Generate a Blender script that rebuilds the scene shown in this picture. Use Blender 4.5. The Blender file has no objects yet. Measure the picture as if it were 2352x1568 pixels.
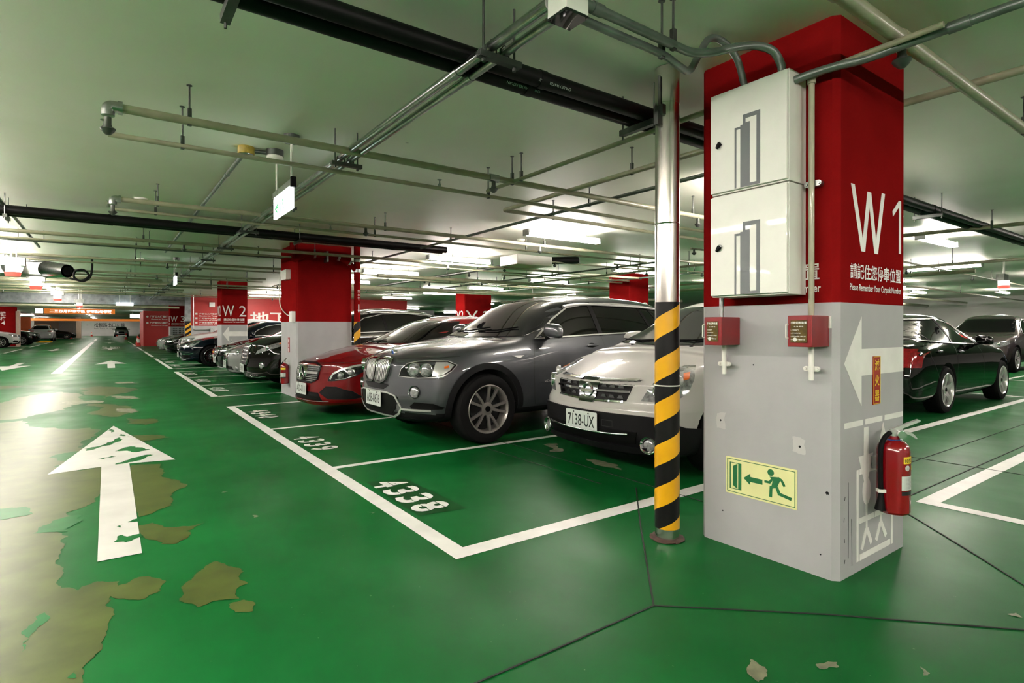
import bpy, bmesh, math, random
from mathutils import Vector, Matrix
from mathutils.bvhtree import BVHTree
from mathutils.geometry import delaunay_2d_cdt
random.seed(7)
SC = bpy.context.scene
COL = SC.collection
PI = math.pi
# ---------------------------------------------------------------- camera, world, exposure
H_CAM = 1.312
def setup():
    yaw, pit, rol = math.radians(35.712), math.radians(-0.229), math.radians(-0.037)
    fw = Vector((math.sin(yaw)*math.cos(pit), math.cos(yaw)*math.cos(pit), math.sin(pit)))
    rt = Vector((math.cos(yaw), -math.sin(yaw), 0)); up = rt.cross(fw)
    r2 = rt*math.cos(rol)+up*math.sin(rol); u2 = -rt*math.sin(rol)+up*math.cos(rol)
    cam = bpy.data.cameras.new('camera'); o = bpy.data.objects.new('camera', cam); COL.objects.link(o)
    m = Matrix((r2, u2, -fw)).transposed().to_4x4(); m.translation = (0, 0, H_CAM)
    o.matrix_world = m
    cam.sensor_width = 36; cam.lens = 1288.8/2352*36; cam.shift_y = -24.6/2352
    cam.clip_start = .05; cam.clip_end = 400
    SC.camera = o
    w = bpy.data.worlds.new('world'); SC.world = w; w.use_nodes = True
    w.node_tree.nodes['Background'].inputs[0].default_value = (.5, .55, .55, 1)
    w.node_tree.nodes['Background'].inputs[1].default_value = .05
    SC.view_settings.view_transform = 'Standard'; SC.view_settings.look = 'None'
    SC.view_settings.gamma = 1; SC.view_settings.use_curve_mapping = False
    SC.view_settings.exposure = EXPOSURE
    SC.cycles.use_denoising = True
    SC.cycles.use_adaptive_sampling = True; SC.cycles.adaptive_threshold = .04
    SC.cycles.max_bounces = 6; SC.cycles.diffuse_bounces = 4; SC.cycles.glossy_bounces = 3
    SC.cycles.transmission_bounces = 6; SC.cycles.transparent_max_bounces = 8
    SC.cycles.sample_clamp_indirect = 4; SC.cycles.caustics_reflective = False; SC.cycles.caustics_refractive = False
EXPOSURE = 2.18
TUBE = 42.0       # strength of the fluorescent tubes
setup()
# ---------------------------------------------------------------- materials
M = {}
def mat(name, col, rough=.5, metal=0, coat=0, emit=None, es=0, spec=.5, coat_r=.03, var=0, bump=0, scale=8, alpha=1):
    m = bpy.data.materials.new(name); m.use_nodes = True; nt = m.node_tree; b = nt.nodes['Principled BSDF']
    I = b.inputs
    I['Base Color'].default_value = (*col, 1); I['Roughness'].default_value = rough; I['Metallic'].default_value = metal
    I['Coat Weight'].default_value = coat; I['Coat Roughness'].default_value = coat_r
    I['Specular IOR Level'].default_value = spec; I['Alpha'].default_value = alpha
    if emit: I['Emission Color'].default_value = (*emit, 1); I['Emission Strength'].default_value = es
    tc = nt.nodes.new('ShaderNodeTexCoord'); n = nt.nodes.new('ShaderNodeTexNoise')
    n.inputs['Scale'].default_value = scale; n.inputs['Detail'].default_value = 5
    nt.links.new(tc.outputs['Object'], n.inputs['Vector'])
    if var:
        mx = nt.nodes.new('ShaderNodeMix'); mx.data_type = 'RGBA'; mx.blend_type = 'MULTIPLY'; mx.inputs[0].default_value = 1
        rp = nt.nodes.new('ShaderNodeMapRange'); rp.inputs[1].default_value = .3; rp.inputs[2].default_value = .7
        rp.inputs[3].default_value = 1-var; rp.inputs[4].default_value = 1+var*.5
        nt.links.new(n.outputs['Fac'], rp.inputs[0]); mx.inputs[6].default_value = (*col, 1)
        nt.links.new(rp.outputs[0], mx.inputs[7]); nt.links.new(mx.outputs[2], I['Base Color'])
    if bump:
        bp = nt.nodes.new('ShaderNodeBump'); bp.inputs['Strength'].default_value = bump; bp.inputs['Distance'].default_value = .01
        nt.links.new(n.outputs['Fac'], bp.inputs['Height']); nt.links.new(bp.outputs[0], I['Normal'])
    M[name] = m; return m
mat('green_plain', (.005, .10, .022), .38, var=.15, spec=.09)
mat('dark_green_paint', (.003, .05, .008), .38, var=.1, spec=.09)
mat('olive_worn', (.055, .075, .016), .36, var=.3, scale=5, spec=.15)
mat('bare_concrete', (.16, .17, .10), .5, var=.5, scale=14)
mat('white_paint', (.80, .79, .75), .45, var=.12, scale=5)
mat('lane_white', (.58, .58, .54), .38, var=.14, scale=3)
mat('joint_black', (.004, .008, .005), .8, var=.2)
mat('pillar_red', (.195, .006, .006), .5, var=.12, scale=3, spec=0.0)
mat('pillar_grey', (.38, .38, .385), .55, var=.08, scale=3, spec=.3)
mat('sign_red', (.30, .008, .006), .45, var=.08)
mat('wall_white', (.82, .79, .77), .6, var=.06, scale=1)
mat('wall_red', (.42, .010, .008), .5, var=.06)
mat('wall_grey', (.45, .45, .46), .5, var=.06)
mat('cream_pipe', (.33, .32, .22), .38, var=.18, coat=.2)
mat('galvanised', (.42, .44, .43), .28, 1, var=.25, scale=20)
mat('dark_steel', (.10, .11, .10), .4, .8, var=.3)
mat('conduit_grey', (.16, .19, .17), .38, .5, var=.25)
mat('black_lagging', (.003, .003, .003), .45, spec=.2, var=.3, bump=.08)
mat('dull_yellow', (.34, .24, .02), .5, var=.3, scale=30)
mat('black_plastic', (.002, .002, .002), .5, spec=.12, var=.1)
mat('filler_grey', (.46, .46, .45), .6, var=.05)
mat('matte_plastic', (.0035, .0035, .004), .6, spec=.15, var=.15, scale=30)
mat('stainless', (.62, .59, .54), .22, 1, var=.08)
mat('brown_rust', (.06, .03, .02), .8, var=.4, scale=30)
mat('box_cream', (.80, .80, .74), .4, var=.04, coat=.2)
mat('box_line', (.105, .12, .125), .45, var=.03)
mat('silver_trim', (.62, .62, .60), .25, .6, var=.03)
mat('rim_metal', (.30, .275, .26), .32, .6, var=.05)
mat('chrome', (.85, .86, .86), .05, 1, var=.02)
mat('dark_chrome', (.30, .31, .32), .12, 1, var=.05)
mat('alarm_red', (.20, .003, .005), .3, coat=.2, var=.06)
mat('extinguisher_red', (.20, .002, .005), .2, coat=.5, var=.04)
mat('yellow', (.72, .36, .006), .3, coat=.3, var=.08)
mat('sticker_yellow', (.80, .58, .03), .35, var=.03)
mat('glow_yellow', (.76, .74, .36), .45, var=.04)
mat('sign_green', (.010, .13, .04), .45, var=.05)
mat('tape_black', (.005, .005, .005), .4, spec=.2, var=.2)
mat('white_plastic', (.75, .74, .68), .4, var=.05)
mat('brass_glass', (.10, .065, .012), .15, var=.6, scale=30, coat=1)
mat('rubber', (.0035, .0035, .0035), .75, spec=.12, var=.15, bump=.1, scale=60)
mat('wheel_well', (.004, .004, .004), .9, var=.1)
mat('glass_dark', (.002, .002, .002), .03, spec=.45, var=.1)
mat('glass_mid', (.010, .011, .012), .03, spec=.6, var=.25, scale=2)
mat('lamp_glass', (.36, .37, .37), .12, .4, coat=1, var=.6, scale=30)
mat('lamp_dark', (.02, .021, .022), .08, .3, coat=1, var=.3, scale=20)
mat('lamp_red', (.25, .004, .008), .08, coat=1, var=.5, scale=30)
mat('amber', (.75, .16, .02), .15, coat=1, var=.1)
mat('plate_white', (.55, .60, .56), .35, var=.03)
mat('ink_black', (.010, .012, .012), .4, var=.05)
mat('emblem_blue', (.01, .05, .22), .2, coat=1, var=.05)
mat('cone_red', (.6, .03, .015), .4, var=.05)
mat('orange_sign', (.80, .20, .02), .5, emit=(1, .28, .04), es=.10, var=.05)
mat('sign_light', (.9, .95, .93), .4, emit=(.9, 1, .98), es=.9, var=.02)
mat('sign_glow_green', (.02, .35, .10), .4, emit=(.05, .8, .25), es=.12, var=.02)
mat('tube', (1, 1, 1), .4, emit=(1, .90, .84), es=TUBE)
mat('led_white', (1, 1, 1), .4, emit=(1, .94, .9), es=.45)
mat('led_red', (.8, .05, .04), .4, emit=(1, .10, .07), es=.35)
mat('beam_steel', (.26, .28, .30), .45, .15, var=.4, scale=6)
mat('orange_wall', (.75, .13, .02), .5, var=.05)
mat('tan_wall', (.45, .33, .25), .6, var=.08)
mat('shutter', (.30, .27, .25), .5, .3, var=.2)
for nm, c in dict(white=(.46, .45, .42), pearl=(.55, .55, .54), silver=(.22, .23, .22)).items():
    mat('paint_'+nm, c, .5, .25 if nm == 'silver' else 0, 1, var=.03, spec=.25)
mat('paint_grey', (.062, .066, .073), .42, .6, 1, var=.04)
mat('paint_red', (.13, .0012, .0025), .45, 0, 1, spec=.1, var=.03)
mat('paint_black', (.0015, .0015, .0015), .5, 0, 1, spec=0, var=.05)
mat('paint_brown', (.004, .003, .0025), .4, 0, 1, spec=0, var=.05)
mat('paint_navy', (.0015, .003, .008), .4, 0, 1, spec=0, var=.05)
mat('paint_taupe', (.07, .055, .052), .42, .6, 1, var=.05)
mat('paint_blue', (.008, .025, .07), .3, .4, 1, var=.05)
def floor_mat():
    m = bpy.data.materials.new('green_epoxy'); m.use_nodes = True; nt = m.node_tree; b = nt.nodes['Principled BSDF']; L = nt.links.new
    tc = nt.nodes.new('ShaderNodeTexCoord')
    def noise(s, d=4, sc=(1, 1, 1)):
        mp = nt.nodes.new('ShaderNodeMapping'); mp.inputs['Scale'].default_value = sc; L(tc.outputs['Object'], mp.inputs[0])
        n = nt.nodes.new('ShaderNodeTexNoise'); n.inputs['Scale'].default_value = s; n.inputs['Detail'].default_value = d; L(mp.outputs[0], n.inputs[0]); return n.outputs['Fac']
    cr = nt.nodes.new('ShaderNodeValToRGB'); L(noise(.7, 6), cr.inputs[0])
    e = cr.color_ramp.elements; e[0].position = .3; e[0].color = (.0015, .055, .010, 1); e[1].position = .72; e[1].color = (.005, .105, .022, 1)
    mx = nt.nodes.new('ShaderNodeMix'); mx.data_type = 'RGBA'; mr = nt.nodes.new('ShaderNodeMapRange')
    mr.inputs[1].default_value = .48; mr.inputs[2].default_value = .85; mr.inputs[4].default_value = .5
    L(noise(2.6, 8, (1, .6, 1)), mr.inputs[0]); L(mr.outputs[0], mx.inputs[0]); L(cr.outputs[0], mx.inputs[6]); mx.inputs[7].default_value = (.012, .10, .028, 1)
    sp = nt.nodes.new('ShaderNodeMix'); sp.data_type = 'RGBA'; m2 = nt.nodes.new('ShaderNodeMapRange')
    m2.inputs[1].default_value = .74; m2.inputs[2].default_value = .78; L(noise(38, 2), m2.inputs[0]); L(m2.outputs[0], sp.inputs[0])
    L(mx.outputs[2], sp.inputs[6]); sp.inputs[7].default_value = (.06, .14, .06, 1); L(sp.outputs[2], b.inputs['Base Color'])
    r = nt.nodes.new('ShaderNodeMapRange'); r.inputs[1].default_value = .3; r.inputs[2].default_value = .7; r.inputs[3].default_value = .33; r.inputs[4].default_value = .46
    L(noise(1.6, 7, (1, .7, 1)), r.inputs[0]); L(r.outputs[0], b.inputs['Roughness'])
    bp = nt.nodes.new('ShaderNodeBump'); bp.inputs['Strength'].default_value = .06; bp.inputs['Distance'].default_value = .01
    L(noise(3, 5), bp.inputs['Height']); L(bp.outputs[0], b.inputs['Normal'])
    b.inputs['Specular IOR Level'].default_value = .06
    M['floor'] = m
floor_mat()
def ceiling_mat():
    m = bpy.data.materials.new('ceiling_paint'); m.use_nodes = True; nt = m.node_tree; b = nt.nodes['Principled BSDF']; L = nt.links.new
    tc = nt.nodes.new('ShaderNodeTexCoord'); n = nt.nodes.new('ShaderNodeTexNoise'); n.inputs['Scale'].default_value = .8; n.inputs['Detail'].default_value = 6
    L(tc.outputs['Object'], n.inputs[0]); cr = nt.nodes.new('ShaderNodeValToRGB'); L(n.outputs['Fac'], cr.inputs[0])
    e = cr.color_ramp.elements; e[0].position = .3; e[0].color = (.74, .76, .64, 1); e[1].position = .7; e[1].color = (.84, .84, .75, 1)
    v = nt.nodes.new('ShaderNodeTexVoronoi'); v.inputs['Scale'].default_value = 1.6; L(tc.outputs['Object'], v.inputs[0])
    mr = nt.nodes.new('ShaderNodeMapRange'); mr.inputs[1].default_value = .012; mr.inputs[2].default_value = .03; mr.inputs[3].default_value = .55; L(v.outputs['Distance'], mr.inputs[0])
    mx = nt.nodes.new('ShaderNodeMix'); mx.data_type = 'RGBA'; mx.blend_type = 'MULTIPLY'; mx.inputs[0].default_value = 1
    L(cr.outputs[0], mx.inputs[6]); L(mr.outputs[0], mx.inputs[7]); L(mx.outputs[2], b.inputs['Base Color'])
    b.inputs['Roughness'].default_value = .5
    bp = nt.nodes.new('ShaderNodeBump'); bp.inputs['Strength'].default_value = .15; bp.inputs['Distance'].default_value = .03
    L(n.outputs['Fac'], bp.inputs['Height']); L(bp.outputs[0], b.inputs['Normal'])
    M['ceiling'] = m
ceiling_mat()
# ---------------------------------------------------------------- object helpers
def woff(o):
    v = Vector((0, 0, 0))
    while o is not None: v += o.location; o = o.parent
    return v
def mk(name, bm, m, parent=None, world=True, label=None, smooth=None):
    """link a bmesh as one object; vertices are in world coordinates and are moved into the parent's frame"""
    me = bpy.data.meshes.new(name)
    if parent is not None and world: bmesh.ops.translate(bm, verts=bm.verts, vec=-woff(parent))
    bmesh.ops.recalc_face_normals(bm, faces=bm.faces)
    bm.to_mesh(me); bm.free()
    for x in (m if isinstance(m, (list, tuple)) else [m]): me.materials.append(M[x] if isinstance(x, str) else x)
    if smooth is not None:
        me.polygons.foreach_set('use_smooth', [True]*len(me.polygons))
        me.set_sharp_from_angle(angle=math.radians(smooth))
    o = bpy.data.objects.new(name, me); COL.objects.link(o); o.parent = parent
    if label: o['label'] = label
    return o
def thing(name, label, cat, loc=(0, 0, 0), rz=0, group=None):
    o = bpy.data.objects.new(name, None); COL.objects.link(o); o.location = loc; o.rotation_euler = (0, 0, rz)
    o.empty_display_size = .1; o['label'] = label; o['category'] = cat
    if group: o['group'] = group
    return o
def tag(o, label, cat, group=None):
    o['label'] = label; o['category'] = cat
    if group: o['group'] = group
    return o
def struct(o): o['kind'] = 'structure'; return o
def B(): return bmesh.new()
def box(bm, a, b, bev=0, mi=0):
    x0, y0, z0 = a; x1, y1, z1 = b
    g = bmesh.ops.create_cube(bm, size=1)
    vs = g['verts']
    for v in vs: v.co = Vector(((x0+x1)/2+v.co.x*(x1-x0), (y0+y1)/2+v.co.y*(y1-y0), (z0+z1)/2+v.co.z*(z1-z0)))
    fs = set(f for v in vs for f in v.link_faces)
    if bev:
        es = list(set(e for v in vs for e in v.link_edges))
        r = bmesh.ops.bevel(bm, geom=es, offset=bev, segments=2, affect='EDGES', profile=.6)
        fs = set(r['faces']) | set(f for v in r['verts'] for f in v.link_faces)
    for f in fs: f.material_index = mi
    return bm
def tube(bm, pts, r, seg=10, caps=True, mi=0, closed=False):
    pts = [Vector(p) for p in pts]; n = len(pts); rings = []
    t0 = (pts[1]-pts[0]).normalized(); ref = Vector((0, 0, 1)) if abs(t0.z) < .9 else Vector((1, 0, 0))
    u = t0.cross(ref).normalized()
    for i, p in enumerate(pts):
        if closed: t = (pts[(i+1) % n]-pts[i-1]).normalized()
        else: t = ((pts[min(i+1, n-1)]-pts[max(i-1, 0)])).normalized()
        u = (u - t*u.dot(t)).normalized(); w = t.cross(u)
        rr = r[i] if isinstance(r, (list, tuple)) else r
        rings.append([bm.verts.new(p+(u*math.cos(2*PI*k/seg)+w*math.sin(2*PI*k/seg))*rr) for k in range(seg)])
    for i in range(n if closed else n-1):
        A, Bq = rings[i], rings[(i+1) % n]
        for k in range(seg):
            f = bm.faces.new((A[k], A[(k+1) % seg], Bq[(k+1) % seg], Bq[k])); f.material_index = mi
    if caps and not closed:
        bm.faces.new(rings[0][::-1]).material_index = mi; bm.faces.new(rings[-1]).material_index = mi
    return bm
def bend(pts, rad=.08, n=5):
    """round the corners of a polyline"""
    pts = [Vector(p) for p in pts]; out = [pts[0]]
    for i in range(1, len(pts)-1):
        a, b, c = pts[i-1], pts[i], pts[i+1]
        d1 = (a-b); d2 = (c-b); r = min(rad, d1.length*.45, d2.length*.45)
        p, q = b+d1.normalized()*r, b+d2.normalized()*r
        for k in range(n+1):
            t = k/n; out.append(p*(1-t)**2+b*2*t*(1-t)+q*t*t)
    out.append(pts[-1]); return out
def smoothpath(pts, n=8):
    P = [Vector(p) for p in pts]; P = [P[0]*2-P[1]]+P+[P[-1]*2-P[-2]]; out = []
    for i in range(1, len(P)-2):
        for k in range(n):
            t = k/n
            out.append(.5*((2*P[i])+(-P[i-1]+P[i+1])*t+(2*P[i-1]-5*P[i]+4*P[i+1]-P[i+2])*t*t+(-P[i-1]+3*P[i]-3*P[i+1]+P[i+2])*t**3))
    out.append(P[-2]); return out
def lathe(bm, prof, org=(0, 0, 0), axis='z', seg=24, mi=0):
    """prof: list of (radius, height)"""
    org = Vector(org); rings = []
    def P(r, h, a):
        c, s = r*math.cos(a), r*math.sin(a)
        return org+Vector({'z': (c, s, h), 'y': (c, h, s), 'x': (h, c, s)}[axis])
    for r, h in prof:
        if r < 1e-6: rings.append([bm.verts.new(P(0, h, 0))])
        else: rings.append([bm.verts.new(P(r, h, 2*PI*k/seg)) for k in range(seg)])
    for i in range(len(rings)-1):
        a, b = rings[i], rings[i+1]
        for k in range(seg):
            k2 = (k+1) % seg
            if len(a) == 1 and len(b) == 1: continue
            if len(a) == 1: f = bm.faces.new((a[0], b[k], b[k2]))
            elif len(b) == 1: f = bm.faces.new((a[k], b[0], a[k2]))
            else: f = bm.faces.new((a[k], b[k], b[k2], a[k2]))
            f.material_index = mi
    return bm
def prism(bm, poly, O, U, V, depth, mi=0, both=True):
    """polygon in the (U, V) plane at O, made `depth` thick along U x V"""
    O, U, V = Vector(O), Vector(U), Vector(V); N = U.cross(V).normalized()
    front = [bm.verts.new(O+U*a+V*b+N*depth) for a, b in poly]
    f = bm.faces.new(front); f.material_index = mi
    n = len(poly)
    if depth > 0 and both:
        back = [bm.verts.new(O+U*a+V*b) for a, b in poly]
        bm.faces.new(back[::-1]).material_index = mi
        for i in range(n):
            bm.faces.new((back[i], back[(i+1) % n], front[(i+1) % n], front[i])).material_index = mi
    return bm
def rect(x0, y0, x1, y1): return [(x0, y0), (x1, y0), (x1, y1), (x0, y1)]
def rrect(x0, y0, x1, y1, r, n=4):
    out = []
    for cx, cy, a0 in ((x1-r, y0+r, -90), (x1-r, y1-r, 0), (x0+r, y1-r, 90), (x0+r, y0+r, 180)):
        for k in range(n+1):
            a = math.radians(a0+90*k/n); out.append((cx+r*math.cos(a), cy+r*math.sin(a)))
    return out
def circ(cx, cy, r, n=24, ry=None): return [(cx+r*math.cos(2*PI*k/n), cy+(ry or r)*math.sin(2*PI*k/n)) for k in range(n)]
_txt = {}
def text_bm(s, bold=0.0, spacing=1.0):
    """a bmesh of the string in the XY plane, scaled so its bounding box is (0,0)-(1,1)"""
    key = (s, bold, spacing)
    if key not in _txt:
        cu = bpy.data.curves.new('lettering', 'FONT'); cu.body = s; cu.size = 1; cu.offset = bold; cu.space_character = spacing
        cu.resolution_u = 3
        o = bpy.data.objects.new('lettering', cu); COL.objects.link(o)
        bpy.context.view_layer.update()
        me = bpy.data.meshes.new_from_object(o.evaluated_get(bpy.context.evaluated_depsgraph_get()))
        bpy.data.objects.remove(o); bpy.data.curves.remove(cu)
        _txt[key] = me
    bm = B(); bm.from_mesh(_txt[key])
    xs = [v.co.x for v in bm.verts]; ys = [v.co.y for v in bm.verts]
    if not xs: return bm, 1
    x0, x1, y0, y1 = min(xs), max(xs), min(ys), max(ys)
    for v in bm.verts: v.co = Vector(((v.co.x-x0)/max(x1-x0, 1e-5), (v.co.y-y0)/max(y1-y0, 1e-5), 0))
    return bm, (x1-x0)/max(y1-y0, 1e-5)
def put_text(dst, s, O, U, V, w, h, bold=0.0, mi=0, depth=0, spacing=1.0):
    """lettering that fills w x h from corner O"""
    bm, _ = text_bm(s, bold, spacing); O, U, V = Vector(O), Vector(U), Vector(V)
    mp = [dst.verts.new(O+U*(v.co.x*w)+V*(v.co.y*h)) for v in bm.verts]
    bm.verts.index_update()
    for f in bm.faces:
        try: dst.faces.new([mp[v.index] for v in f.verts]).material_index = mi
        except ValueError: pass
    bm.free(); return dst
def stroke(bm, pts, w, O, U, V, mi=0, depth=0.0008):
    """a painted stroke along a 2D polyline with mitred joints"""
    n = len(pts); L, R = [], []
    P = [Vector((p[0], p[1])) for p in pts]
    for i in range(n):
        if i == 0: d = (P[1]-P[0]).normalized(); m = Vector((-d.y, d.x)); k = 1
        elif i == n-1: d = (P[-1]-P[-2]).normalized(); m = Vector((-d.y, d.x)); k = 1
        else:
            d1 = (P[i]-P[i-1]).normalized(); d2 = (P[i+1]-P[i]).normalized()
            n1, n2 = Vector((-d1.y, d1.x)), Vector((-d2.y, d2.x)); m = (n1+n2)
            m = m.normalized() if m.length > 1e-4 else n1; k = min(1/max(m.dot(n1), .25), 3)
        L.append(P[i]+m*w/2*k); R.append(P[i]-m*w/2*k)
    for i in range(n-1):
        prism(bm, [tuple(R[i]), tuple(R[i+1]), tuple(L[i+1]), tuple(L[i])], O, U, V, depth, mi)
    return bm
X, Y, Z = Vector((1, 0, 0)), Vector((0, 1, 0)), Vector((0, 0, 1))
ZC = 2.93          # ceiling
# ================================================================ the place: floor, ceiling, walls
fl = struct(mk('floor', box(B(), (-16, -9, -.3), (44, 132, 0)), 'floor'))
fl['label'] = 'glossy green epoxy car park floor with painted bays and worn patches'
ce = struct(mk('ceiling', box(B(), (-16, -9, ZC), (44, 132, ZC+.3)), 'ceiling'))
struct(mk('wall_left', box(B(), (-16.3, -9, 0), (-16, 132, ZC)), 'wall_white'))
struct(mk('wall_back', box(B(), (-16, -9.3, 0), (44, -9, ZC)), 'wall_white'))
wf = struct(mk('wall_front', box(B(), (-16, 128, 0), (44, 128.3, ZC)), 'wall_white'))
struct(mk('wall_right', box(B(), (36.6, -9, 0), (36.9, 128, ZC)), 'wall_white'))
def area2(p): return sum(p[i-1][0]*p[i][1]-p[i][0]*p[i-1][1] for i in range(len(p)))
def on_floor(name, m, z=.002):
    bm = B()
    def add(poly): prism(bm, poly if area2(poly) > 0 else poly[::-1], (0, 0, z-.0015), X, Y, .0015, 0, False)
    return bm, add
# ---- white bay lines (children of the floor)
def bay_lines(name, rects, m='white_paint', label=None):
    bm, add = on_floor(name, m)
    for r in rects: add(rect(*r))
    o = mk(name, bm, m, fl, label=label); return o
segs = [(2.77, 10.47, 3), (12.14, 19.85, 3), (21.49, 29.15, 3), (31.0, 38.7, 3), (40.4, 48.0, 3), (52, 60, 3), (62, 70, 3)]
bay_lines('bay_line', [(1.60, 2.77, 1.72, 10.47), (1.72, 2.77, 7.9, 2.90), (1.72, 5.22, 7.9, 5.31), (1.72, 7.72, 7.9, 7.81), (1.72, 10.38, 7.9, 10.47)])
for s0, s1, n in segs[1:]:
    bay_lines('bay_line', [(1.60, s0, 1.72, s1)]+[(1.72, s0+(s1-s0)*k/n-.04, 7.9, s0+(s1-s0)*k/n+.04) for k in range(n+1)])
for s0, s1, n in segs[2:]:
    bay_lines('bay_line', [(-4.62, s0, -4.50, s1)]+[(-9.8, s0+(s1-s0)*k/n-.04, -4.62, s0+(s1-s0)*k/n+.04) for k in range(n+1)])
bay_lines('bay_line', [(8.0, 2.80, 14.2, 2.92), (14.08, 2.92, 14.2, 10.4), (8.0, 5.3, 14.1, 5.4), (8.0, 7.8, 14.1, 7.9)])
bay_lines('bay_line', [(4.95, 1.54, 14.2, 1.66), (4.95, -4.5, 5.07, 1.54)])
bay_lines('bay_line', [(18.6, 4.25, 24, 4.35), (18.6, 6.7, 24, 6.8), (18.5, 1.8, 18.62, 9.2), (18.6, 1.8, 24, 1.9)])
bay_lines('centre_line', [(-1.37, 21.1, -1.13, 70), (-1.37, 74, -1.13, 90)])
def arrow(x, y, s=1, L=5.36, rot=0, worn=False):
    bm, add = on_floor('a', 'lane_white', .003)
    P = [(0, L), (-.5, L-2.75), (-.11, L-2.68), (-.105, 0), (.105, 0), (.11, L-2.68), (.49, L-2.75)]
    c, sn = math.cos(rot), math.sin(rot)
    add([(x+(a*c-b*sn)*s, y+(a*sn+b*c)*s) for a, b in P])
    return mk('lane_arrow', bm, 'lane_white', fl)
arrow(.05, 3.92)
arrow(.07, 23.1); arrow(.07, 42.4, 1, 5); arrow(.07, 62, 1, 5); arrow(.07, 82, 1, 5)
for y in (28.6, 47.5, 66, 85): arrow(-2.72, y, .95, 5.2, PI)
bm, add = on_floor('speed', 'lane_white', .003)
put_text(bm, '5', (-.42, 47.5, .003), X, Y, .35, 3.4, .02); put_text(bm, 'km', (.1, 47.5, .003), X, Y, .55, 3.2, .02)
mk('speed_marking', bm, 'lane_white', fl)
# ---- bay numbers, read from the lane
def bay_number(s, y0, fresh=False):
    y0 += .05
    if fresh:
        bm, add = on_floor('p', '', .0025); add([(1.78, y0+.06), (2.10, y0-.02), (2.12, y0-1.04), (1.76, y0-.98)])
        mk('paint_patch', bm, 'dark_green_paint', fl)
    bm = B()
    for k, ch in enumerate(s):
        put_text(bm, ch, (1.775, y0-.02-k*.245, .0045), -Y, X, .175, .29, .03)
    mk('bay_number', bm, 'white_paint', fl)
    bm = B()                       # the stencil bridges left unpainted
    for k, ch in enumerate(s):
        yy = y0-.02-k*.245
        for a in ((.07,), (.195,)) if ch != '4' else ((.12,),):
            prism(bm, [(yy+.01, 1.80+a[0]), (yy-.17, 1.80+a[0]+.004), (yy-.17, 1.80+a[0]+.010), (yy+.01, 1.80+a[0]+.006)], (0, 0, .005), Y, X, .0003)
    mk('stencil_gap', bm, 'dark_green_paint', fl)
bay_number('4338', 4.50, True); bay_number('4339', 6.98); bay_number('4340', 9.65)
for k in range(6): bay_number(str(4341+k), [14.0, 16.5, 19.1, 23.6, 26.1, 28.7][k])
# ---- worn paint
def rough(poly, amp=.25, lev=4, seed=0):
    rnd = random.Random(seed); P = [Vector(p) for p in poly]
    for l in range(lev):
        Q = []
        for i in range(len(P)):
            a, b = P[i], P[(i+1) % len(P)]; d = b-a; n = Vector((-d.y, d.x))
            Q += [a, a+d*rnd.uniform(.35, .65)+n*rnd.uniform(-amp, amp)]
        P = Q
    return [tuple(p) for p in P]
def patches(name, m, polys, z, amp=.17, lev=4):
    bm, add = on_floor(name, m, z)
    z00 = z
    for i, p in enumerate(polys):
        z = z00+i*.00004
        q = [Vector(a) for a in rough(p, amp, lev, i+11)]; n = len(q)
        vs, es, fs, *_ = delaunay_2d_cdt(q, [(k, (k+1) % n) for k in range(n)], [list(range(n))], 1, 1e-6)
        bv = [bm.verts.new((v.x, v.y, z)) for v in vs]
        for f in fs: bm.faces.new([bv[k] for k in f])
    bmesh.ops.recalc_face_normals(bm, faces=bm.faces)
    return mk(name, bm, m, fl)
patches('worn_patch', 'olive_worn', [
 [(-1.5, 2.2), (-.14, 2.35), (-.08, 2.62), (-.02, 2.93), (.02, 3.15), (.0, 3.41), (.04, 3.56), (-.05, 3.62), (-.13, 3.55), (-.20, 3.80), (-.22, 4.36), (-.34, 4.71), (-.25, 5.1), (-.08, 5.3), (-.06, 6.62), (-.40, 6.55), (-.2, 7.6), (-.17, 8.4), (-.2, 9.3), (-.6, 9.6), (-1.0, 10.6), (-2.0, 10.2), (-3.0, 7), (-2.2, 3.5)],
 [(.14, 3.55), (.24, 3.41), (.21, 3.31), (.14, 3.25), (.08, 3.28), (-.02, 3.40), (-.03, 3.5), (.07, 3.5)],
 [(.48, 3.54), (.53, 3.43), (.59, 3.30), (.55, 3.25), (.58, 3.14), (.52, 3.10), (.51, 2.98), (.41, 3.03), (.34, 3.0), (.29, 3.09), (.30, 3.25), (.36, 3.38), (.42, 3.47)],
 [(.46, 2.95), (.53, 2.96), (.56, 2.87), (.54, 2.81), (.47, 2.85)],
 [(.16, 4.49), (.24, 4.5), (.37, 4.3), (.52, 4.29), (.40, 4.18), (.40, 4.04), (.32, 3.97), (.26, 4.01), (.18, 4.2)],
 [(.17, 6.52), (.41, 6.41), (.43, 5.72), (.53, 5.39), (.42, 5.24), (.39, 4.85), (.24, 4.72), (.17, 4.68), (.16, 5.43)],
 [(.22, 8.33), (.52, 8.11), (.60, 7.92), (.35, 7.84), (.30, 7.0), (.2, 7.3)],
 [(-1.56, 13.37), (-1.13, 14.69), (-.8, 14.93), (-.49, 14.22), (-.37, 12.5), (-.57, 11.66), (-.99, 10.86), (-1.27, 10.82)],
 [(-.5, 15.6), (-.16, 15.9), (.32, 15.17), (.37, 14.07), (-.06, 13.04), (-.44, 14.32)],
 [(-.3, 12.24), (.1, 11.93), (.3, 11.0), (.1, 10.2), (-.24, 11.06)],
 [(-3.2, 17), (-2.2, 17.6), (-1.4, 17), (-2.4, 16.2)], [(.2, 10.0), (.5, 9.7), (.4, 9.1), (.2, 9.4)]], .0018)
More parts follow.
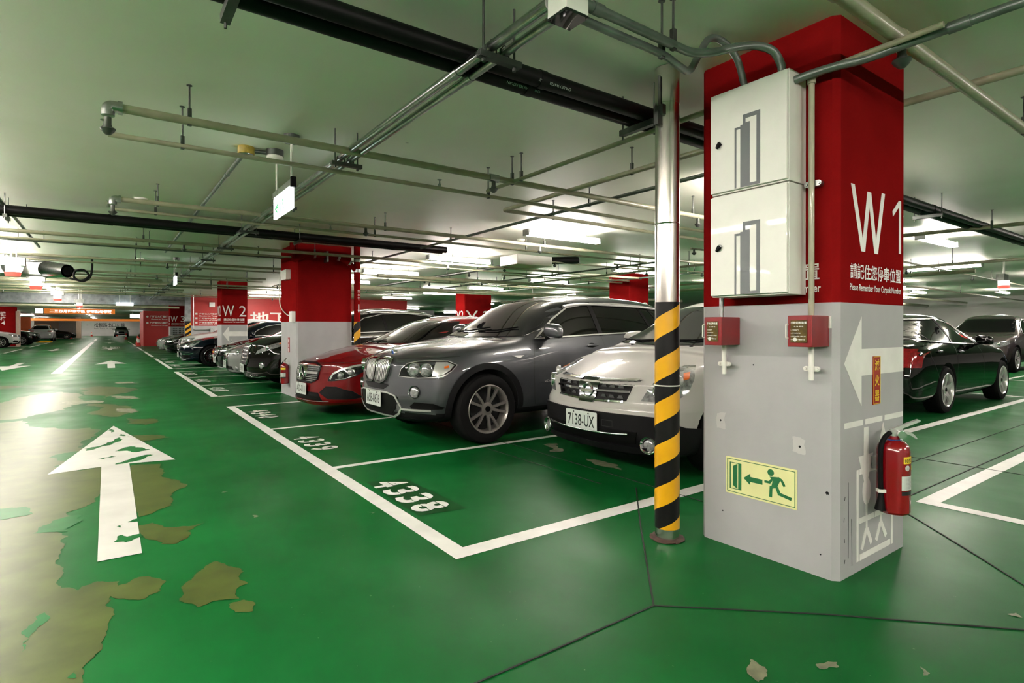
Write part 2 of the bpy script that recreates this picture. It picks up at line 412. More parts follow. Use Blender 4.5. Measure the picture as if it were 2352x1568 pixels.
patches('worn_patch', 'bare_concrete', [[(-.05, 13.6), (.35, 13.2), (.5, 12.6), (.1, 12.9)], [(.1, 16.9), (.5, 16.7), (.6, 16.2), (.2, 16.4)], [(-.7, 12.9), (-.2, 12.8), (-.1, 12.3), (-.6, 12.4)], [(.1, 11.3), (.35, 11.0), (.3, 10.5), (.15, 10.7)]], .0024, .18)
patches('green_island', 'green_plain', [
 [(-.50, 5.45), (-.44, 5.21), (-.62, 5.15), (-.66, 5.5)], [(-.40, 4.70), (-.22, 4.62), (-.18, 5.0), (-.30, 4.95), (-.36, 4.85)],
 [(-.27, 3.34), (-.24, 3.36), (-.23, 3.25), (-.27, 3.16), (-.29, 3.0), (-.31, 3.2)], [(-.46, 2.95), (-.40, 3.0), (-.38, 2.85), (-.44, 2.8)],
 [(-.16, 7.3), (-.3, 7.6), (-.5, 7.4), (-.3, 7.1)], [(-.13, 2.68), (-.11, 2.72), (-.10, 2.66)]], .0028)
patches('worn_patch', 'green_plain', [      # paint gone from the arrow
 [(-.20, 7.55), (.0, 7.75), (.12, 8.05), (.10, 8.25), (-.02, 7.95), (-.12, 7.75), (-.22, 7.70)], [(.05, 7.35), (.2, 7.55), (.30, 7.40), (.36, 7.25), (.24, 7.15), (.16, 7.3)],
 [(.12, 8.5), (.18, 8.3), (.22, 8.2), (.1, 8.4)], [(.12, 6.75), (.30, 6.95), (.38, 6.9), (.26, 6.70), (.18, 6.66), (.05, 6.62)], [(-.1, 7.0), (.02, 7.1), (.06, 7.04), (-.04, 6.97)],
 [(.02, 4.22), (.06, 4.34), (.09, 4.28), (.165, 4.30), (.16, 4.22), (.08, 4.17)], [(.10, 4.60), (.165, 4.66), (.165, 4.58)], [(.04, 4.54), (.07, 4.56), (.06, 4.50)],
 [(-.01, 8.9), (.03, 9.0), (.06, 8.8), (.02, 8.7)]], .0040, .2, 3)
patches('worn_patch', 'bare_concrete', [[(2.06, 1.25), (2.06, 1.19), (2.01, 1.15), (1.95, 1.15), (1.96, 1.19), (2.01, 1.23)], [(2.23, 1.08), (2.32, 1.04), (2.29, 1.02), (2.22, 1.06)],
 [(2.55, .84), (2.53, .80), (2.49, .81)], [(.82, 4.27), (.85, 4.22), (.81, 4.20)], [(1.50, 3.86), (1.55, 3.82), (1.50, 3.78)], [(3.34, .76), (3.39, .74), (3.36, .71)],
 [(3.99, 4.95), (4.15, 4.9), (3.96, 4.56), (3.8, 4.6)], [(3.90, 4.15), (3.98, 3.8), (3.85, 3.62), (3.80, 3.9)], [(.74, 5.03), (.78, 5.0), (.74, 4.98)]], .0022, .2, 3)
# ---- saw-cut joints
bm = B()
for pts in ([(2.09, 1.76), (2.85, 2.51), (3.52, 3.15)], [(2.09, 1.76), (1.49, 1.755), (.9, 1.76)], [(2.09, 1.76), (2.67, 1.24), (3.4, .50)], [(3.40, .50), (3.78, .79), (4.04, 1.04), (4.85, 1.85)],
            [(4.7, 2.19), (14, 2.1)], [(4.75, 1.745), (14, 1.745)], [(6.63, 3.0), (6.64, -1)], [(3.71, 5.2), (3.65, 2.6)], [(3.36, 5.2), (3.37, 3.4)], [(3.68, 14), (3.68, 5.2)]):
    stroke(bm, pts, .009, (0, 0, .001), X, Y, 0, .0030)
mk('saw_cut_joint', bm, 'joint_black', fl)
# ================================================================ columns
def column(x0, y0, x1, y1, label, ch=.03, zr=1.447, z1=ZC, front=True, mats=('pillar_grey', 'pillar_red')):
    t = thing('column', label, 'column', (x0, y0, 0)); bm = B()
    P = [(x0+ch, y0), (x1-ch, y0), (x1, y0+ch), (x1, y1-ch), (x1-ch, y1), (x0+ch, y1), (x0, y1-ch), (x0, y0+ch)]
    prism(bm, P, (0, 0, 0), X, Y, zr, 0, True)
    prism(bm, P, (0, 0, zr), X, Y, z1-zr, 1, True)
    bmesh.ops.remove_doubles(bm, verts=bm.verts, dist=.0001)
    mk('shaft', bm, list(mats), t)
    return t
def decal(parent, name, m, O, U, V, parts, label=None, depth=.0012):
    """flat painted or stuck-on shapes: parts = list of polygons | ('t', text, x, y, w, h, bold) | ('s', pts, width)"""
    bm = B(); U, V = Vector(U), Vector(V); N = U.cross(V)
    for i, p in enumerate(parts):
        if i: depth += .00006
        if p[0] == 't': put_text(bm, p[1], Vector(O)+U*p[2]+V*p[3]+N*depth, U, V, p[4], p[5], p[6] if len(p) > 6 else 0, spacing=p[7] if len(p) > 7 else 1)
        elif p[0] == 's': stroke(bm, p[1], p[2], O, U, V, 0, depth)
        else: prism(bm, p, O, U, V, depth)
    return mk(name, bm, m, parent, label=label)
SAFE = '請記住您停車位置'; SAFE_EN = 'Please Remember Your Carpark Number'
c1 = column(3.046, 1.365, 3.905, 2.188, 'nearest square column, red over grey, lettered W1, with cabinets and fire extinguisher')
FO = (0, 1.3645, 0)     # front face of the near column: U = +x, V = +z, outward -y
decal(c1, 'column_number', 'white_paint', FO, X, Z, [*[[(a-.021, p), (b-.021, q), (b+.021, q), (a+.021, p)] if p < q else [(a-.021, p), (b-.021, q), (b+.021, q), (a+.021, p)] for a, p, b, q in ((3.208, 2.079, 3.330, 1.729), (3.405, 2.062, 3.334, 1.729), (3.409, 2.062, 3.492, 1.729), (3.588, 2.079, 3.496, 1.729))], [(3.805, 2.067), (3.836, 2.067), (3.836, 1.754), (3.805, 1.754)], [(3.715, 1.995), (3.805, 2.067), (3.805, 2.030), (3.722, 1.965)]])
decal(c1, 'column_lettering', 'white_paint', FO, X, Z, [('t', SAFE, 3.181, 1.577, .655, .083, .012), ('t', SAFE_EN, 3.176, 1.504, .66, .047, .014)])
decal(c1, 'direction_arrow', 'white_paint', FO, X, Z, [[(3.113, 1.126), (3.315, .888), (3.315, 1.376)], [(3.3145, 1.2), (3.3145, 1.055), (3.873, 1.055), (3.873, 1.2)]])
decal(c1, 'lift_pictogram', 'white_paint', FO, X, Z, [
 [(3.115, .815), (3.115, .785), (3.335, .785), (3.335, .815)], [(3.36, .815), (3.36, .785), (3.58, .785), (3.58, .815)], [(3.61, .815), (3.61, .785), (3.865, .785), (3.865, .815)],
 [(3.345, .77), (3.345, .62), (3.40, .62), (3.40, .77)], [(3.28, .62), (3.37, .43), (3.46, .62)], [(3.57, .60), (3.57, .42), (3.62, .42), (3.62, .60)], [(3.51, .60), (3.68, .60), (3.59, .775)],
 rect(3.258, .055, 3.283, .55), rect(3.70, .055, 3.725, .55), rect(3.295, .055, 3.69, .088), rect(3.295, .52, 3.69, .55),
 circ(3.38, .42, .05, 20, .075), circ(3.56, .42, .05, 20, .075),
 [(3.37, .36), (3.39, .36), (3.39, .20), (3.37, .20)], rect(3.285, .255, 3.47, .285), ('s', [(3.375, .21), (3.32, .11)], .03), ('s', [(3.385, .21), (3.44, .12)], .03),
 rect(3.55, .20, 3.57, .36), rect(3.48, .255, 3.66, .285), ('s', [(3.555, .21), (3.50, .12)], .03), ('s', [(3.565, .21), (3.63, .12)], .03)])
plq = decal(c1, 'extinguisher_plaque', 'sign_red', FO, X, Z, [rect(3.451, .887, 3.543, 1.156)], 'narrow red plaque above the extinguisher', .005)
decal(plq, 'characters', 'sticker_yellow', (0, 1.3590, 0), X, Z, [('t', '滅', 3.467, 1.075, .058, .062, .02), ('t', '火', 3.467, .990, .058, .062, .02), ('t', '器', 3.467, .905, .058, .062, .02)])
decal(plq, 'border', 'sticker_yellow', (0, 1.3590, 0), X, Z, [rect(3.453, .889, 3.456, 1.154), rect(3.538, .889, 3.541, 1.154), rect(3.453, .889, 3.541, .892), rect(3.453, 1.151, 3.541, 1.154)])
LO = (3.0455, 0, 0)     # left face: U = -y, V = +z, outward -x
def ly(polys): return [[(-a, b) for a, b in p] for p in polys]
decal(c1, 'column_lettering', 'white_paint', LO, -Y, Z, [('t', '置', -1.535, 1.572, .078, .083, .012), ('t', 'umber', -1.56, 1.504, .11, .045, .014)])
ex = decal(c1, 'exit_sticker', 'glow_yellow', LO, -Y, Z, [rrect(-2.006, .32, -1.573, .54, .004)], 'pale yellow running-man exit sticker', .003)
sx = lambda a: -2.006+.433*a; sz = lambda b: .32+.22*b
def S(p): return [(sx(a), sz(b)) for a, b in p]
EO = (3.0422, 0, 0)
decal(ex, 'exit_pictogram', 'sign_green', EO, -Y, Z, [
 S(rect(.02, .05, .03, .95)), S(rect(.97, .05, .98, .95)), S(rect(.02, .05, .98, .065)), S(rect(.02, .935, .98, .95)),
 S(rect(.06, .14, .075, .86)), S(rect(.06, .845, .235, .86)), S(rect(.06, .14, .235, .155)), S(rect(.19, .14, .235, .86)), S([(.11, .24), (.175, .16), (.175, .84), (.11, .76)]),
 S([(.27, .5), (.365, .65), (.365, .565), (.54, .565), (.54, .435), (.365, .435), (.365, .35)]),
 S(circ(.655, .80, .044, 20, .086)), S([(.64, .69), (.76, .72), (.785, .66), (.74, .44), (.66, .42), (.685, .60)]),
 ('s', S([(.755, .70), (.80, .66), (.84, .52)]), .013), ('s', S([(.68, .66), (.64, .54), (.57, .54)]), .013), ('s', S([(.71, .46), (.66, .42), (.655, .17)]), .016), ('s', S([(.735, .46), (.77, .30), (.93, .24)]), .017)], depth=.001)
decal(c1, 'scuff_mark', 'matte_plastic', FO, X, Z, [('s', [(3.118+.006*math.sin(k*2.3), .08+k*.11), (3.121+.006*math.cos(k*2), .10+k*.11)], .002) for k in range(4)]+[('s', [(3.162, .10), (3.165, .34), (3.161, .5)], .0012), ('s', [(3.205, .05), (3.20, .30)], .0012)])
decal(c1, 'repair_spot', 'filler_grey', LO, -Y, Z, [rough([(-2.07, .79), (-2.01, .80), (-2.01, .70), (-2.07, .70)], .1, 3, 1), rough([(-1.60, .72), (-1.53, .71), (-1.53, .63), (-1.60, .64)], .1, 3, 2)], depth=.0006)
decal(c1, 'chipped_plaster', 'matte_plastic', LO, -Y, Z, [rough([(-1.422, .46), (-1.409, .457), (-1.407, .445), (-1.419, .442)], .3, 3, 3), circ(-2.045, .75, .006), circ(-1.56, .67, .006), circ(-1.83, 1.10, .004), circ(-2.03, .2, .004), circ(-1.45, .12, .004)], depth=.001)
# ---- electric cabinets, one above the other
def cabinet(z0, z1, logo_z, lock_z, label, top=False):
    t = thing('electric_cabinet', label, 'cabinet', (2.95, 1.75, z0))
    mk('body', box(B(), (2.872, 1.528, z0), (3.044, 1.985, z1), .003), 'box_cream', t)
    d = mk('door', box(B(), (2.852, 1.530, z0+.008), (2.870, 1.983, z1-.008), .004), 'box_cream', t)
    O = (2.8515, 0, 0); h = .40 if top else .40; a = logo_z
    decal(d, 'building_logo', 'box_line', O, -Y, Z, [
        rect(-1.828, a, -1.817, a+.335), rect(-1.828, a+.325, -1.793, a+.338), rect(-1.793, a, -1.737, a+.345),
        rect(-1.777, a+.345, -1.762, a+.395), rect(-1.777, a+.375, -1.676, a+.398), rect(-1.697, a, -1.676, a+.398), rect(-1.740, a, -1.676, a+.016), rect(-1.762, a+.345, -1.737, a+.352)], depth=.0008)
    bm = B(); lathe(bm, [(0, 0), (.010, 0), (.010, -.012), (0, -.014)], (2.852, 1.918, lock_z), 'x', 12)
    k = mk('lock', bm, 'chrome', d, smooth=40)
    bm = B(); tube(bm, [(2.846, 1.918, lock_z), (2.838, 1.926, lock_z-.016), (2.836, 1.934, lock_z-.028)], [.014, .012, .007], 8); mk('lock_lever', bm, 'black_plastic', k, smooth=40)
    return t
cabinet(2.083, 2.665, 2.094, 2.370, 'upper grey cabinet of the two on the nearest column, with a building logo', True)
cabinet(1.492, 2.076, 1.502, 1.780, 'lower grey cabinet of the two on the nearest column, above the red boxes')
tag(mk('cabinet_bracket', tube(B(), [(3.03, 2.0, 2.03), (3.03, 2.03, 2.03)], .012, 8), 'galvanised'), 'small bracket at the left edge of the lower grey cabinet', 'bracket')
# ---- manual release boxes
def release_box(y0, y1, z0, z1, ypipe, zbot, label):
    t = thing('release_box', label, 'box', (2.95, (y0+y1)/2, z0))
    mk('housing', box(B(), (2.86, y0, z0), (3.044, y1, z1), .004), 'alarm_red', t)
    w = mk('window', box(B(), (2.856, y0+.022, z0+.022), (2.859, y1-.018, z1-.025), 0), 'brass_glass', t)
    O = (2.8555, 0, 0); a = -(y1-.020); W = (y1-y0)-.044
    decal(w, 'instructions', 'white_plastic', O, -Y, Z, [('t', '手動起動裝置', a, z1-.044, W, .013, .015), ('t', '啟 動 要 領', a+W*.2, z1-.060, W*.6, .006, .01)]+
          [('t', s, a, z1-.078-.016*k, W*f, .006, .01) for k, (s, f) in enumerate((('1.打開箱門', .5), ('2.按下啟動按鈕', .62), ('3.按鈕後確認人員疏散', .95), ('4.放射滅火藥劑', .62)))]+
          [circ(a+W*.27, z0+.038, .010), ('t', '啟動按鈕', a+W*.55, z0+.034, W*.35, .007, .01)], depth=.0006)
    bm = B(); tube(bm, bend([(2.858, y1-.004, z0+.045), (2.838, y1-.004, z0+.045), (2.838, y1-.004, z1-.045), (2.858, y1-.004, z1-.045)], .008), .0035, 8)
    mk('handle', bm, 'white_plastic', t, smooth=40)
    return t
def riser(y, z0, z1, m, label, clamp=None, x=3.02, r=.0135):
    t = thing('conduit', label, 'conduit', (x, y, z0))
    bm = B(); tube(bm, [(x, y, z0), (x, y, z1)], r, 14); mk('tube', bm, m, t, smooth=40)
    if clamp:
        bm = B(); prism(bm, rrect(-y-.042, clamp-.013, -y+.042, clamp+.013, .012), (x+.012, 0, 0), -Y, Z, .012)
        tube(bm, [(x, y, clamp-.013), (x, y, clamp+.013)], r+.004, 14)
        for s in (-.03, .03): lathe(bm, [(0, -.008), (.007, -.007), (.007, 0)], (x-.001, y+s, clamp), 'x', 10)
        mk('clamp', bm, m, t, smooth=40)
    return t
release_box(2.030-.115, 2.030, 1.214, 1.378, 2.0, 1.05, 'smaller red release box left on the nearest column, beneath the cabinets')
release_box(1.530-.125, 1.530, 1.217, 1.378, 1.5, 1.05, 'red release box right on the nearest column, beside a cream plate')
riser(1.985, 1.378, 1.492, 'galvanised', 'short grey conduit from the lower cabinet to the left red box', x=2.965)
riser(1.985, 1.040, 1.214, 'white_plastic', 'white conduit stub below the left red box on the nearest column', 1.100, x=2.99)
riser(1.472, 1.040, 1.217, 'white_plastic', 'white conduit stub below the right red box on the nearest column', 1.100, x=2.99)
riser(1.472, 1.378, 1.50, 'cream_pipe', 'short grey length of conduit above the right red box', x=2.99, r=.0145)
t = thing('conduit', 'cream conduit rising beside the cabinets to an elbow near the ceiling', 'conduit', (2.99, 1.472, 1.5))
bm = B(); tube(bm, bend([(2.99, 1.472, 1.50), (2.99, 1.472, 2.635), (2.99, 1.25, 2.645), (2.99, .9, 2.65)], .02, 4), .0145, 12); mk('tube', bm, 'cream_pipe', t, smooth=40)
bm = B(); tube(bm, [(2.99, 1.472, 2.59), (2.99, 1.472, 2.625)], .021, 12); tube(bm, [(2.99, 1.455, 2.637), (2.99, 1.42, 2.639)], .021, 12); mk('elbow', bm, 'cream_pipe', t, smooth=40)
bm = B(); prism(bm, rrect(-1.472-.045, 2.055, -1.472+.045, 2.085, .014), (3.03, 0, 0), -Y, Z, .03)
for s in (-.032, .032): lathe(bm, [(0, -.008), (.008, -.007), (.008, 0)], (3.0, 1.472+s, 2.07), 'x', 10)
mk('clamp', bm, 'galvanised', t, smooth=40)
t = thing('wall_plate', 'small cream plate beside the right red release box', 'plate', (3.04, 1.44, 1.31))
mk('plate', box(B(), (3.034, 1.395, 1.312), (3.045, 1.49, 1.376), .002), 'box_cream', t); mk('indicator', lathe(B(), [(0, -.004), (.004, -.003), (.004, 0)], (3.034, 1.481, 1.366), 'x', 10), 'alarm_red', t)
# ---- fire extinguishers
def extinguisher(x, y, z, s, label, ang=0, full=True, group=None):
    t = thing('fire_extinguisher', label, 'fire extinguisher', (x, y, z), ang, group)
    R, Hh = .078*s, .40*s
    bm = B(); lathe(bm, [(0, .004), (R*.88, 0), (R, .012), (R, Hh*.83), (R*.93, Hh*.90), (R*.7, Hh*.955), (R*.36, Hh*.985), (R*.33, Hh+.012*s), (0, Hh+.012*s)], (0, 0, 0), 'z', 28); mk('cylinder', bm, 'extinguisher_red', t, world=False, smooth=35)
    bm = B(); lathe(bm, [(0, Hh+.005), (.020*s, Hh+.005), (.020*s, Hh+.04*s), (.012*s, Hh+.05*s), (0, Hh+.05*s)], (0, 0, 0), 'z', 14); box(bm, (-.014*s, -.012*s, Hh+.02*s), (.03*s, .012*s, Hh+.045*s)); v = mk('valve', bm, 'silver_trim', t, world=False, smooth=35)
    bm = B(); prism(bm, [(-.02*s, .045*s), (.115*s, .105*s), (.125*s, .100*s), (.118*s, .092*s), (.0*s, .035*s)], (0, .013*s, Hh), X, Z, .026*s); prism(bm, [(-.01*s, .035*s), (.05*s, .042*s), (.09*s, .028*s), (.11*s, .004*s), (.105*s, .0), (.08*s, .018*s), (.04*s, .03*s), (-.01*s, .025*s)], (0, .013*s, Hh), X, Z, .026*s); mk('handle', bm, 'silver_trim', v, world=False)
    if full:
        bm = B(); lathe(bm, [(0, -.036*s), (.021*s, -.036*s), (.023*s, -.02*s), (.021*s, -.01*s)], (.03*s, 0, Hh+.022*s), 'y', 18); mk('gauge', bm, 'chrome', v, world=False, smooth=40)
        bm = B(); lathe(bm, [(R*.45, Hh*.972), (R*.5, Hh*.978), (R*.5, Hh*.985), (R*.4, Hh*.99)], (0, 0, 0), 'z', 20); mk('collar', bm, 'emblem_blue', v, world=False, smooth=40)
    hp = smoothpath([(-.02*s, -.01*s, Hh+.03*s), (-.055*s, -.03*s, Hh+.0*s), (-.078*s, -.048*s, Hh-.06*s), (-.080*s, -.05*s, Hh-.2*s), (-.076*s, -.05*s, .10*s)], 8)
    bm = B(); tube(bm, hp, .0125*s, 10); mk('hose', bm, 'rubber', t, world=False, smooth=50)
    bm = B(); tube(bm, [(-.076*s, -.05*s, .105*s), (-.078*s, -.05*s, .07*s), (-.082*s, -.05*s, .02*s)], [.013*s, .018*s, .027*s], 14); mk('nozzle', bm, 'black_plastic', t, world=False, smooth=50)
    bm = B(); box(bm, (-.096*s, -.068*s, .115*s), (-.058*s, -.034*s, .132*s)); mk('hose_clip', bm, 'white_plastic', t, world=False)
    # labels wrapped round the cylinder
    def wrap(name, m, a0, a1, z0, z1, par, off=.0008):
        bm = B(); n = 10; r = R+off; ra, rb = [], []
        for k in range(n+1):
            a = math.radians(a0+(a1-a0)*k/n); ra.append(bm.verts.new((r*math.cos(a), r*math.sin(a), z0*s))); rb.append(bm.verts.new((r*math.cos(a), r*math.sin(a), z1*s)))
        for k in range(n): bm.faces.new((ra[k], ra[k+1], rb[k+1], rb[k]))
        return mk(name, bm, m, par, world=False, smooth=60)
    lab = wrap('sticker', 'sticker_yellow', -75, 0, .275, .312, t); wrap('sticker', 'plate_white', -82, 0, .135, .21, t); wrap('sticker', 'ink_black', -82, 0, .108, .129, t)
    if full:
        wrap('sticker', 'alarm_red', -78, 0, .211, .274, t)
        def ring(txt, a0, z0, w, h, m, off=.0016):
            bm, _ = text_bm(txt, .01)
            for v_ in bm.verts:
                a = math.radians(a0)+v_.co.x*w*s/R; v_.co = Vector(((R+off)*math.cos(a), (R+off)*math.sin(a), (z0+v_.co.y*h)*s))
            mk('lettering', bm, m, lab, world=False)
        ring('10型', -70, .282, .052, .022, 'ink_black'); ring('乾粉', -28, .282, .04, .022, 'cone_red')
        for a0 in (-58, -22):
            bm = B(); pts = circ(0, 0, .015*s, 18); vs = [bm.verts.new(((R+.0015)*math.cos(math.radians(a0)+p/R), (R+.0015)*math.sin(math.radians(a0)+p/R), .253*s+q)) for p, q in pts]; bm.faces.new(vs)
            mk('seal', bm, 'plate_white' if a0 < -40 else 'sticker_yellow', lab, world=False)
        ring('A', -60, .247, .008, .012, 'ink_black', .002)
        for k in range(9): ring('一二三四五六七八九', -72, .20-.007*k, .075, .0035, 'box_line', .0017)
    bm = B(); box(bm, (-.02*s, R*.8, Hh*.55), (.02*s, R+.022*s, Hh*.72)); bmesh.ops.rotate(bm, verts=bm.verts, matrix=Matrix.Rotation(-ang if full else 0, 3, 'Z')); mk('wall_hook', bm, 'galvanised', t, world=False)
    return t
extinguisher(3.455, 1.262, .318, 1.0, 'large red fire extinguisher hung on the front of the nearest column', math.radians(-50))
# ---- stainless pipe with hazard tape
t = thing('steel_pipe', 'stainless floor-to-ceiling pipe with yellow and black tape beside the nearest column', 'pipe', (2.833, 2.28, 0))
bm = B(); lathe(bm, [(0, 0), (.0745, 0), (.0745, 2.70), (.0765, 2.70), (.0765, ZC-.005), (0, ZC-.005)], (2.833, 2.28, 0), 'z', 40); mk('pipe', bm, 'stainless', t, smooth=40)
def tape(parent, x, y, r, z0, z1, turns_h=.272, m='yellow', hand=-1, ph=0, wid=.5):
    """black sleeve with yellow helical stripes, clipped to z0..z1"""
    bm = B(); lathe(bm, [(r+.001, z0), (r+.001, z1)], (x, y, 0), 'z', 40); sl = mk('tape', bm, 'tape_black', parent, smooth=60)
    bm = B(); n = 48; rr = r+.0022
    def f(a, k): return z0-turns_h+ph+k*turns_h+hand*(-a)/(2*PI)*turns_h*1.0
    for k in range(-1, int((z1-z0)/turns_h)+4):
        for i in range(n):
            a0, a1 = 2*PI*i/n, 2*PI*(i+1)/n
            za, zb = f(a0, k), f(a1, k)
            q = [(a0, za), (a1, zb), (a1, zb+turns_h*wid), (a0, za+turns_h*wid)]
            q = [(a, min(max(z, z0), z1)) for a, z in q]
            if abs(q[3][1]-q[0][1])+abs(q[2][1]-q[1][1]) < 1e-5: continue
            vs = []
            for a, z in q:
                c = Vector((x+rr*math.cos(a), y+rr*math.sin(a), z))
                if not vs or (c-vs[-1].co).length > 1e-6: vs.append(bm.verts.new(c))
            if len(vs) >= 3:
                try: bm.faces.new(vs)
                except ValueError: pass
    bmesh.ops.remove_doubles(bm, verts=bm.verts, dist=1e-5)
    mk('stripe', bm, m, sl, smooth=60)
    return sl
tape(t, 2.833, 2.28, .0745, .075, 1.475, .262)
bm = B(); lathe(bm, [(.0745, 1.955), (.0775, 1.96), (.0745, 1.965)], (2.833, 2.28, 0), 'z', 40); mk('joint_ring', bm, 'stainless', t, smooth=40)
bm = B(); lathe(bm, [(.0765, .955), (.0785, .957), (.0785, .961), (.0765, .963)], (2.833, 2.28, 0), 'z', 40); mk('cable_tie', bm, 'white_plastic', t, smooth=40)
bm = B(); n = 40; rnd = random.Random(3)
lathe(bm, [(.0745, .004), (.10, .003), (.098, .010), (.078, .016), (.0745, .016)], (2.833, 2.28, 0), 'z', 32)
for v in bm.verts:
    d = Vector((v.co.x-2.833, v.co.y-2.28, 0)); v.co += d*rnd.uniform(-.02, .12) if d.length > .08 else Vector()
mk('floor_seal', bm, 'brown_rust', t, smooth=60)
bm = B(); box(bm, (2.74, 2.24, 2.62), (2.80, 2.30, 2.68)); box(bm, (2.72, 2.26, 2.56), (2.76, 2.29, 2.64)); tube(bm, [(2.745, 2.27, 2.6), (2.745, 2.27, 2.86)], .008, 8); mk('bracket', bm, 'dark_steel', t)
# ---- second column in the row, and what hangs on it
c2 = column(2.872, 10.95, 3.943, 12.12, 'plain square column, red over grey, between the red hatchback and black SUV')
t = thing('wall_box', 'small beige box high on the plain second column', 'box', (2.84, 11.9, 2.3)); mk('housing', box(B(), (2.78, 11.35, 2.27), (2.871, 11.75, 2.46), .005), 'box_cream', t)
t = thing('call_point', 'narrow white box with cable on the plain second column', 'box', (2.85, 11.3, 1.5)); mk('housing', box(B(), (2.80, 11.0, 1.44), (2.871, 11.2, 1.64), .004), 'white_plastic', t)
bm = B(); tube(bm, smoothpath([(2.85, 12.0, 2.50), (2.82, 12.0, 2.2), (2.84, 12.05, 1.8), (2.85, 11.6, 1.6), (2.85, 11.2, 1.56)]), .010, 8); mk('cable', bm, 'white_plastic', t, smooth=50)
pl = decal(c2, 'extinguisher_plaque', 'sign_red', (2.8715, 0, 0), -Y, Z, [rect(-11.55, .85, -11.42, 1.14)], None, .005)
decal(pl, 'characters', 'white_paint', (2.8660, 0, 0), -Y, Z, [('t', c, -11.53, 1.04-.09*k, .09, .07, .02) for k, c in enumerate('滅火器')])
extinguisher(2.79, 11.5, .24, 1.0, 'fire extinguisher on the plain second column behind the red hatchback', -PI/2, False)
extinguisher(2.93, 21.35, .24, 1.0, 'fire extinguisher on the W2 column behind the navy sedan', -PI/2, False)
t = thing('drain_pipe', 'dark red drain pipes running down and across the second column', 'pipe', (3.975, 10.75, 0))
bm = B(); tube(bm, [(3.975, 10.75, 1.447), (3.975, 10.75, ZC)], .062, 20); tube(bm, [(3.10, 10.78, 2.70), (3.62, 10.78, 2.69), (3.80, 10.77, 2.60), (3.96, 10.75, 2.46)], .055, 16)
tube(bm, bend([(3.10, 10.78, 2.70), (2.98, 10.78, 2.70), (2.96, 10.95, 2.66), (2.84, 11.0, 2.6), (2.82, 11.02, 2.86), (2.82, 11.02, ZC)], .05), .05, 14); mk('pipe', bm, 'pillar_red', t, smooth=50)
bm = B(); tube(bm, [(3.975, 10.75, .005), (3.975, 10.75, 1.447)], .062, 20); lo = mk('lower_pipe', bm, 'stainless', t, smooth=50)
tape(lo, 3.975, 10.75, .062, .08, 1.446, .34, ph=.1)
bm = B()
for z in (2.42, 2.62): tube(bm, [(3.975, 10.75, z), (3.975, 10.75, z+.06)], .067, 18)
for a, b in (((3.14, 10.78, 2.70), (3.18, 10.78, 2.70)), ((3.60, 10.78, 2.69), (3.64, 10.78, 2.68)), ((3.82, 10.77, 2.59), (3.85, 10.765, 2.57))): tube(bm, [a, b], .061, 16)
box(bm, (3.36, 10.70, 2.58), (3.40, 10.86, 2.78)); mk('coupling', bm, 'galvanised', t, smooth=50)
decal(t, 'lettering', 'white_paint', (3.96, 10.686, 0), X, Z, [('t', c, 0, 2.02-.075*k, .045, .055, .02) for k, c in enumerate('給水管')]+[[(0.012, 1.79), (.034, 1.79), (.034, 1.68), (.048, 1.68), (.023, 1.62), (-.002, 1.68), (.012, 1.68)]])
# ---- lettered columns further on
def lettered(x0, y0, x1, y1, left, right, label, arrow_=True):
    c = column(x0, y0, x1, y1, label); w = x1-x0; O = (0, y0-.0005, 0)
    ps = [('t', left, x0+w*.05, 1.73, w*.43, .36, .0)]
    if right: ps.append(('t', right, x0+w*.68, 1.73, w*.26, .36, .0))
    decal(c, 'column_number', 'white_paint', O, X, Z, ps)
    decal(c, 'column_lettering', 'white_paint', O, X, Z, [('t', SAFE, x0+w*.1, 1.575, w*.78, .085, .01), ('t', SAFE_EN, x0+w*.1, 1.51, w*.78, .04, .02)])
    decal(c, 'column_number', 'white_paint', (x0-.0005, 0, 0), -Y, Z, [('t', left+right, -(y1-.1), 1.73, (y1-y0)*.75, .36, 0), ('t', SAFE, -(y1-.1), 1.58, (y1-y0)*.75, .08, .01)])
    if arrow_: decal(c, 'direction_arrow', 'white_paint', O, X, Z, [[(x0+w*.06, 1.135), (x0+w*.30, .86), (x0+w*.30, 1.40)], rect(x0+w*.30, 1.06, x1-.01, 1.22)])
    return c
lettered(3.05, 20.9, 3.87, 21.7, 'W', '2', 'square column lettered W2 with a white arrow pointing left')
c3 = lettered(3.05, 40.2, 3.9, 41.0, 'W', '3', 'far square column lettered W behind the striped steel post', False)
bm = B()
for i in range(9):
    for j in range(5): prism(bm, rect(3.15+i*.075, 1.28-j*.11, 3.19+i*.075, 1.34-j*.11), (0, 40.195, 0), X, Z, .004)
mk('panel_grid', bm, 'matte_plastic', c3)
lettered(12.36, 11.3, 13.2, 12.15, 'V', '3', 'red column seen behind the grey SUV roof, right of centre', False)
lettered(12.5, 20.9, 13.9, 21.7, 'V', '2', 'red column lettered V2 behind the grey SUV windshield', False)
column(22.6, 20.9, 23.5, 21.7, 'far red column beyond the second row of bays'); column(12.36, 1.365, 13.2, 2.1, 'red column hidden past the nearest column') if False else None
cl = column(-6.9, 55, -5.57, 55.9, 'red column on the left of the lane, numbered 4', zr=.02)
decal(cl, 'lettering', 'white_paint', (0, 54.9995, 0), X, Z, [('t', '4', -6.35, 1.62, .2, .26, .02), ('t', '號', -6.42, 2.25, .3, .32, .02), ('t', '樓', -6.42, 1.92, .3, .28, .02)])
mk('side_panel', box(B(), (-5.569, 55, 0), (-5.38, 55.9, 2.62)), 'tan_wall', cl)
column(-3.85, 100, -3.15, 101, 'slim tan column far down the lane beside the white end wall', zr=.01, mats=('tan_wall', 'tan_wall'))
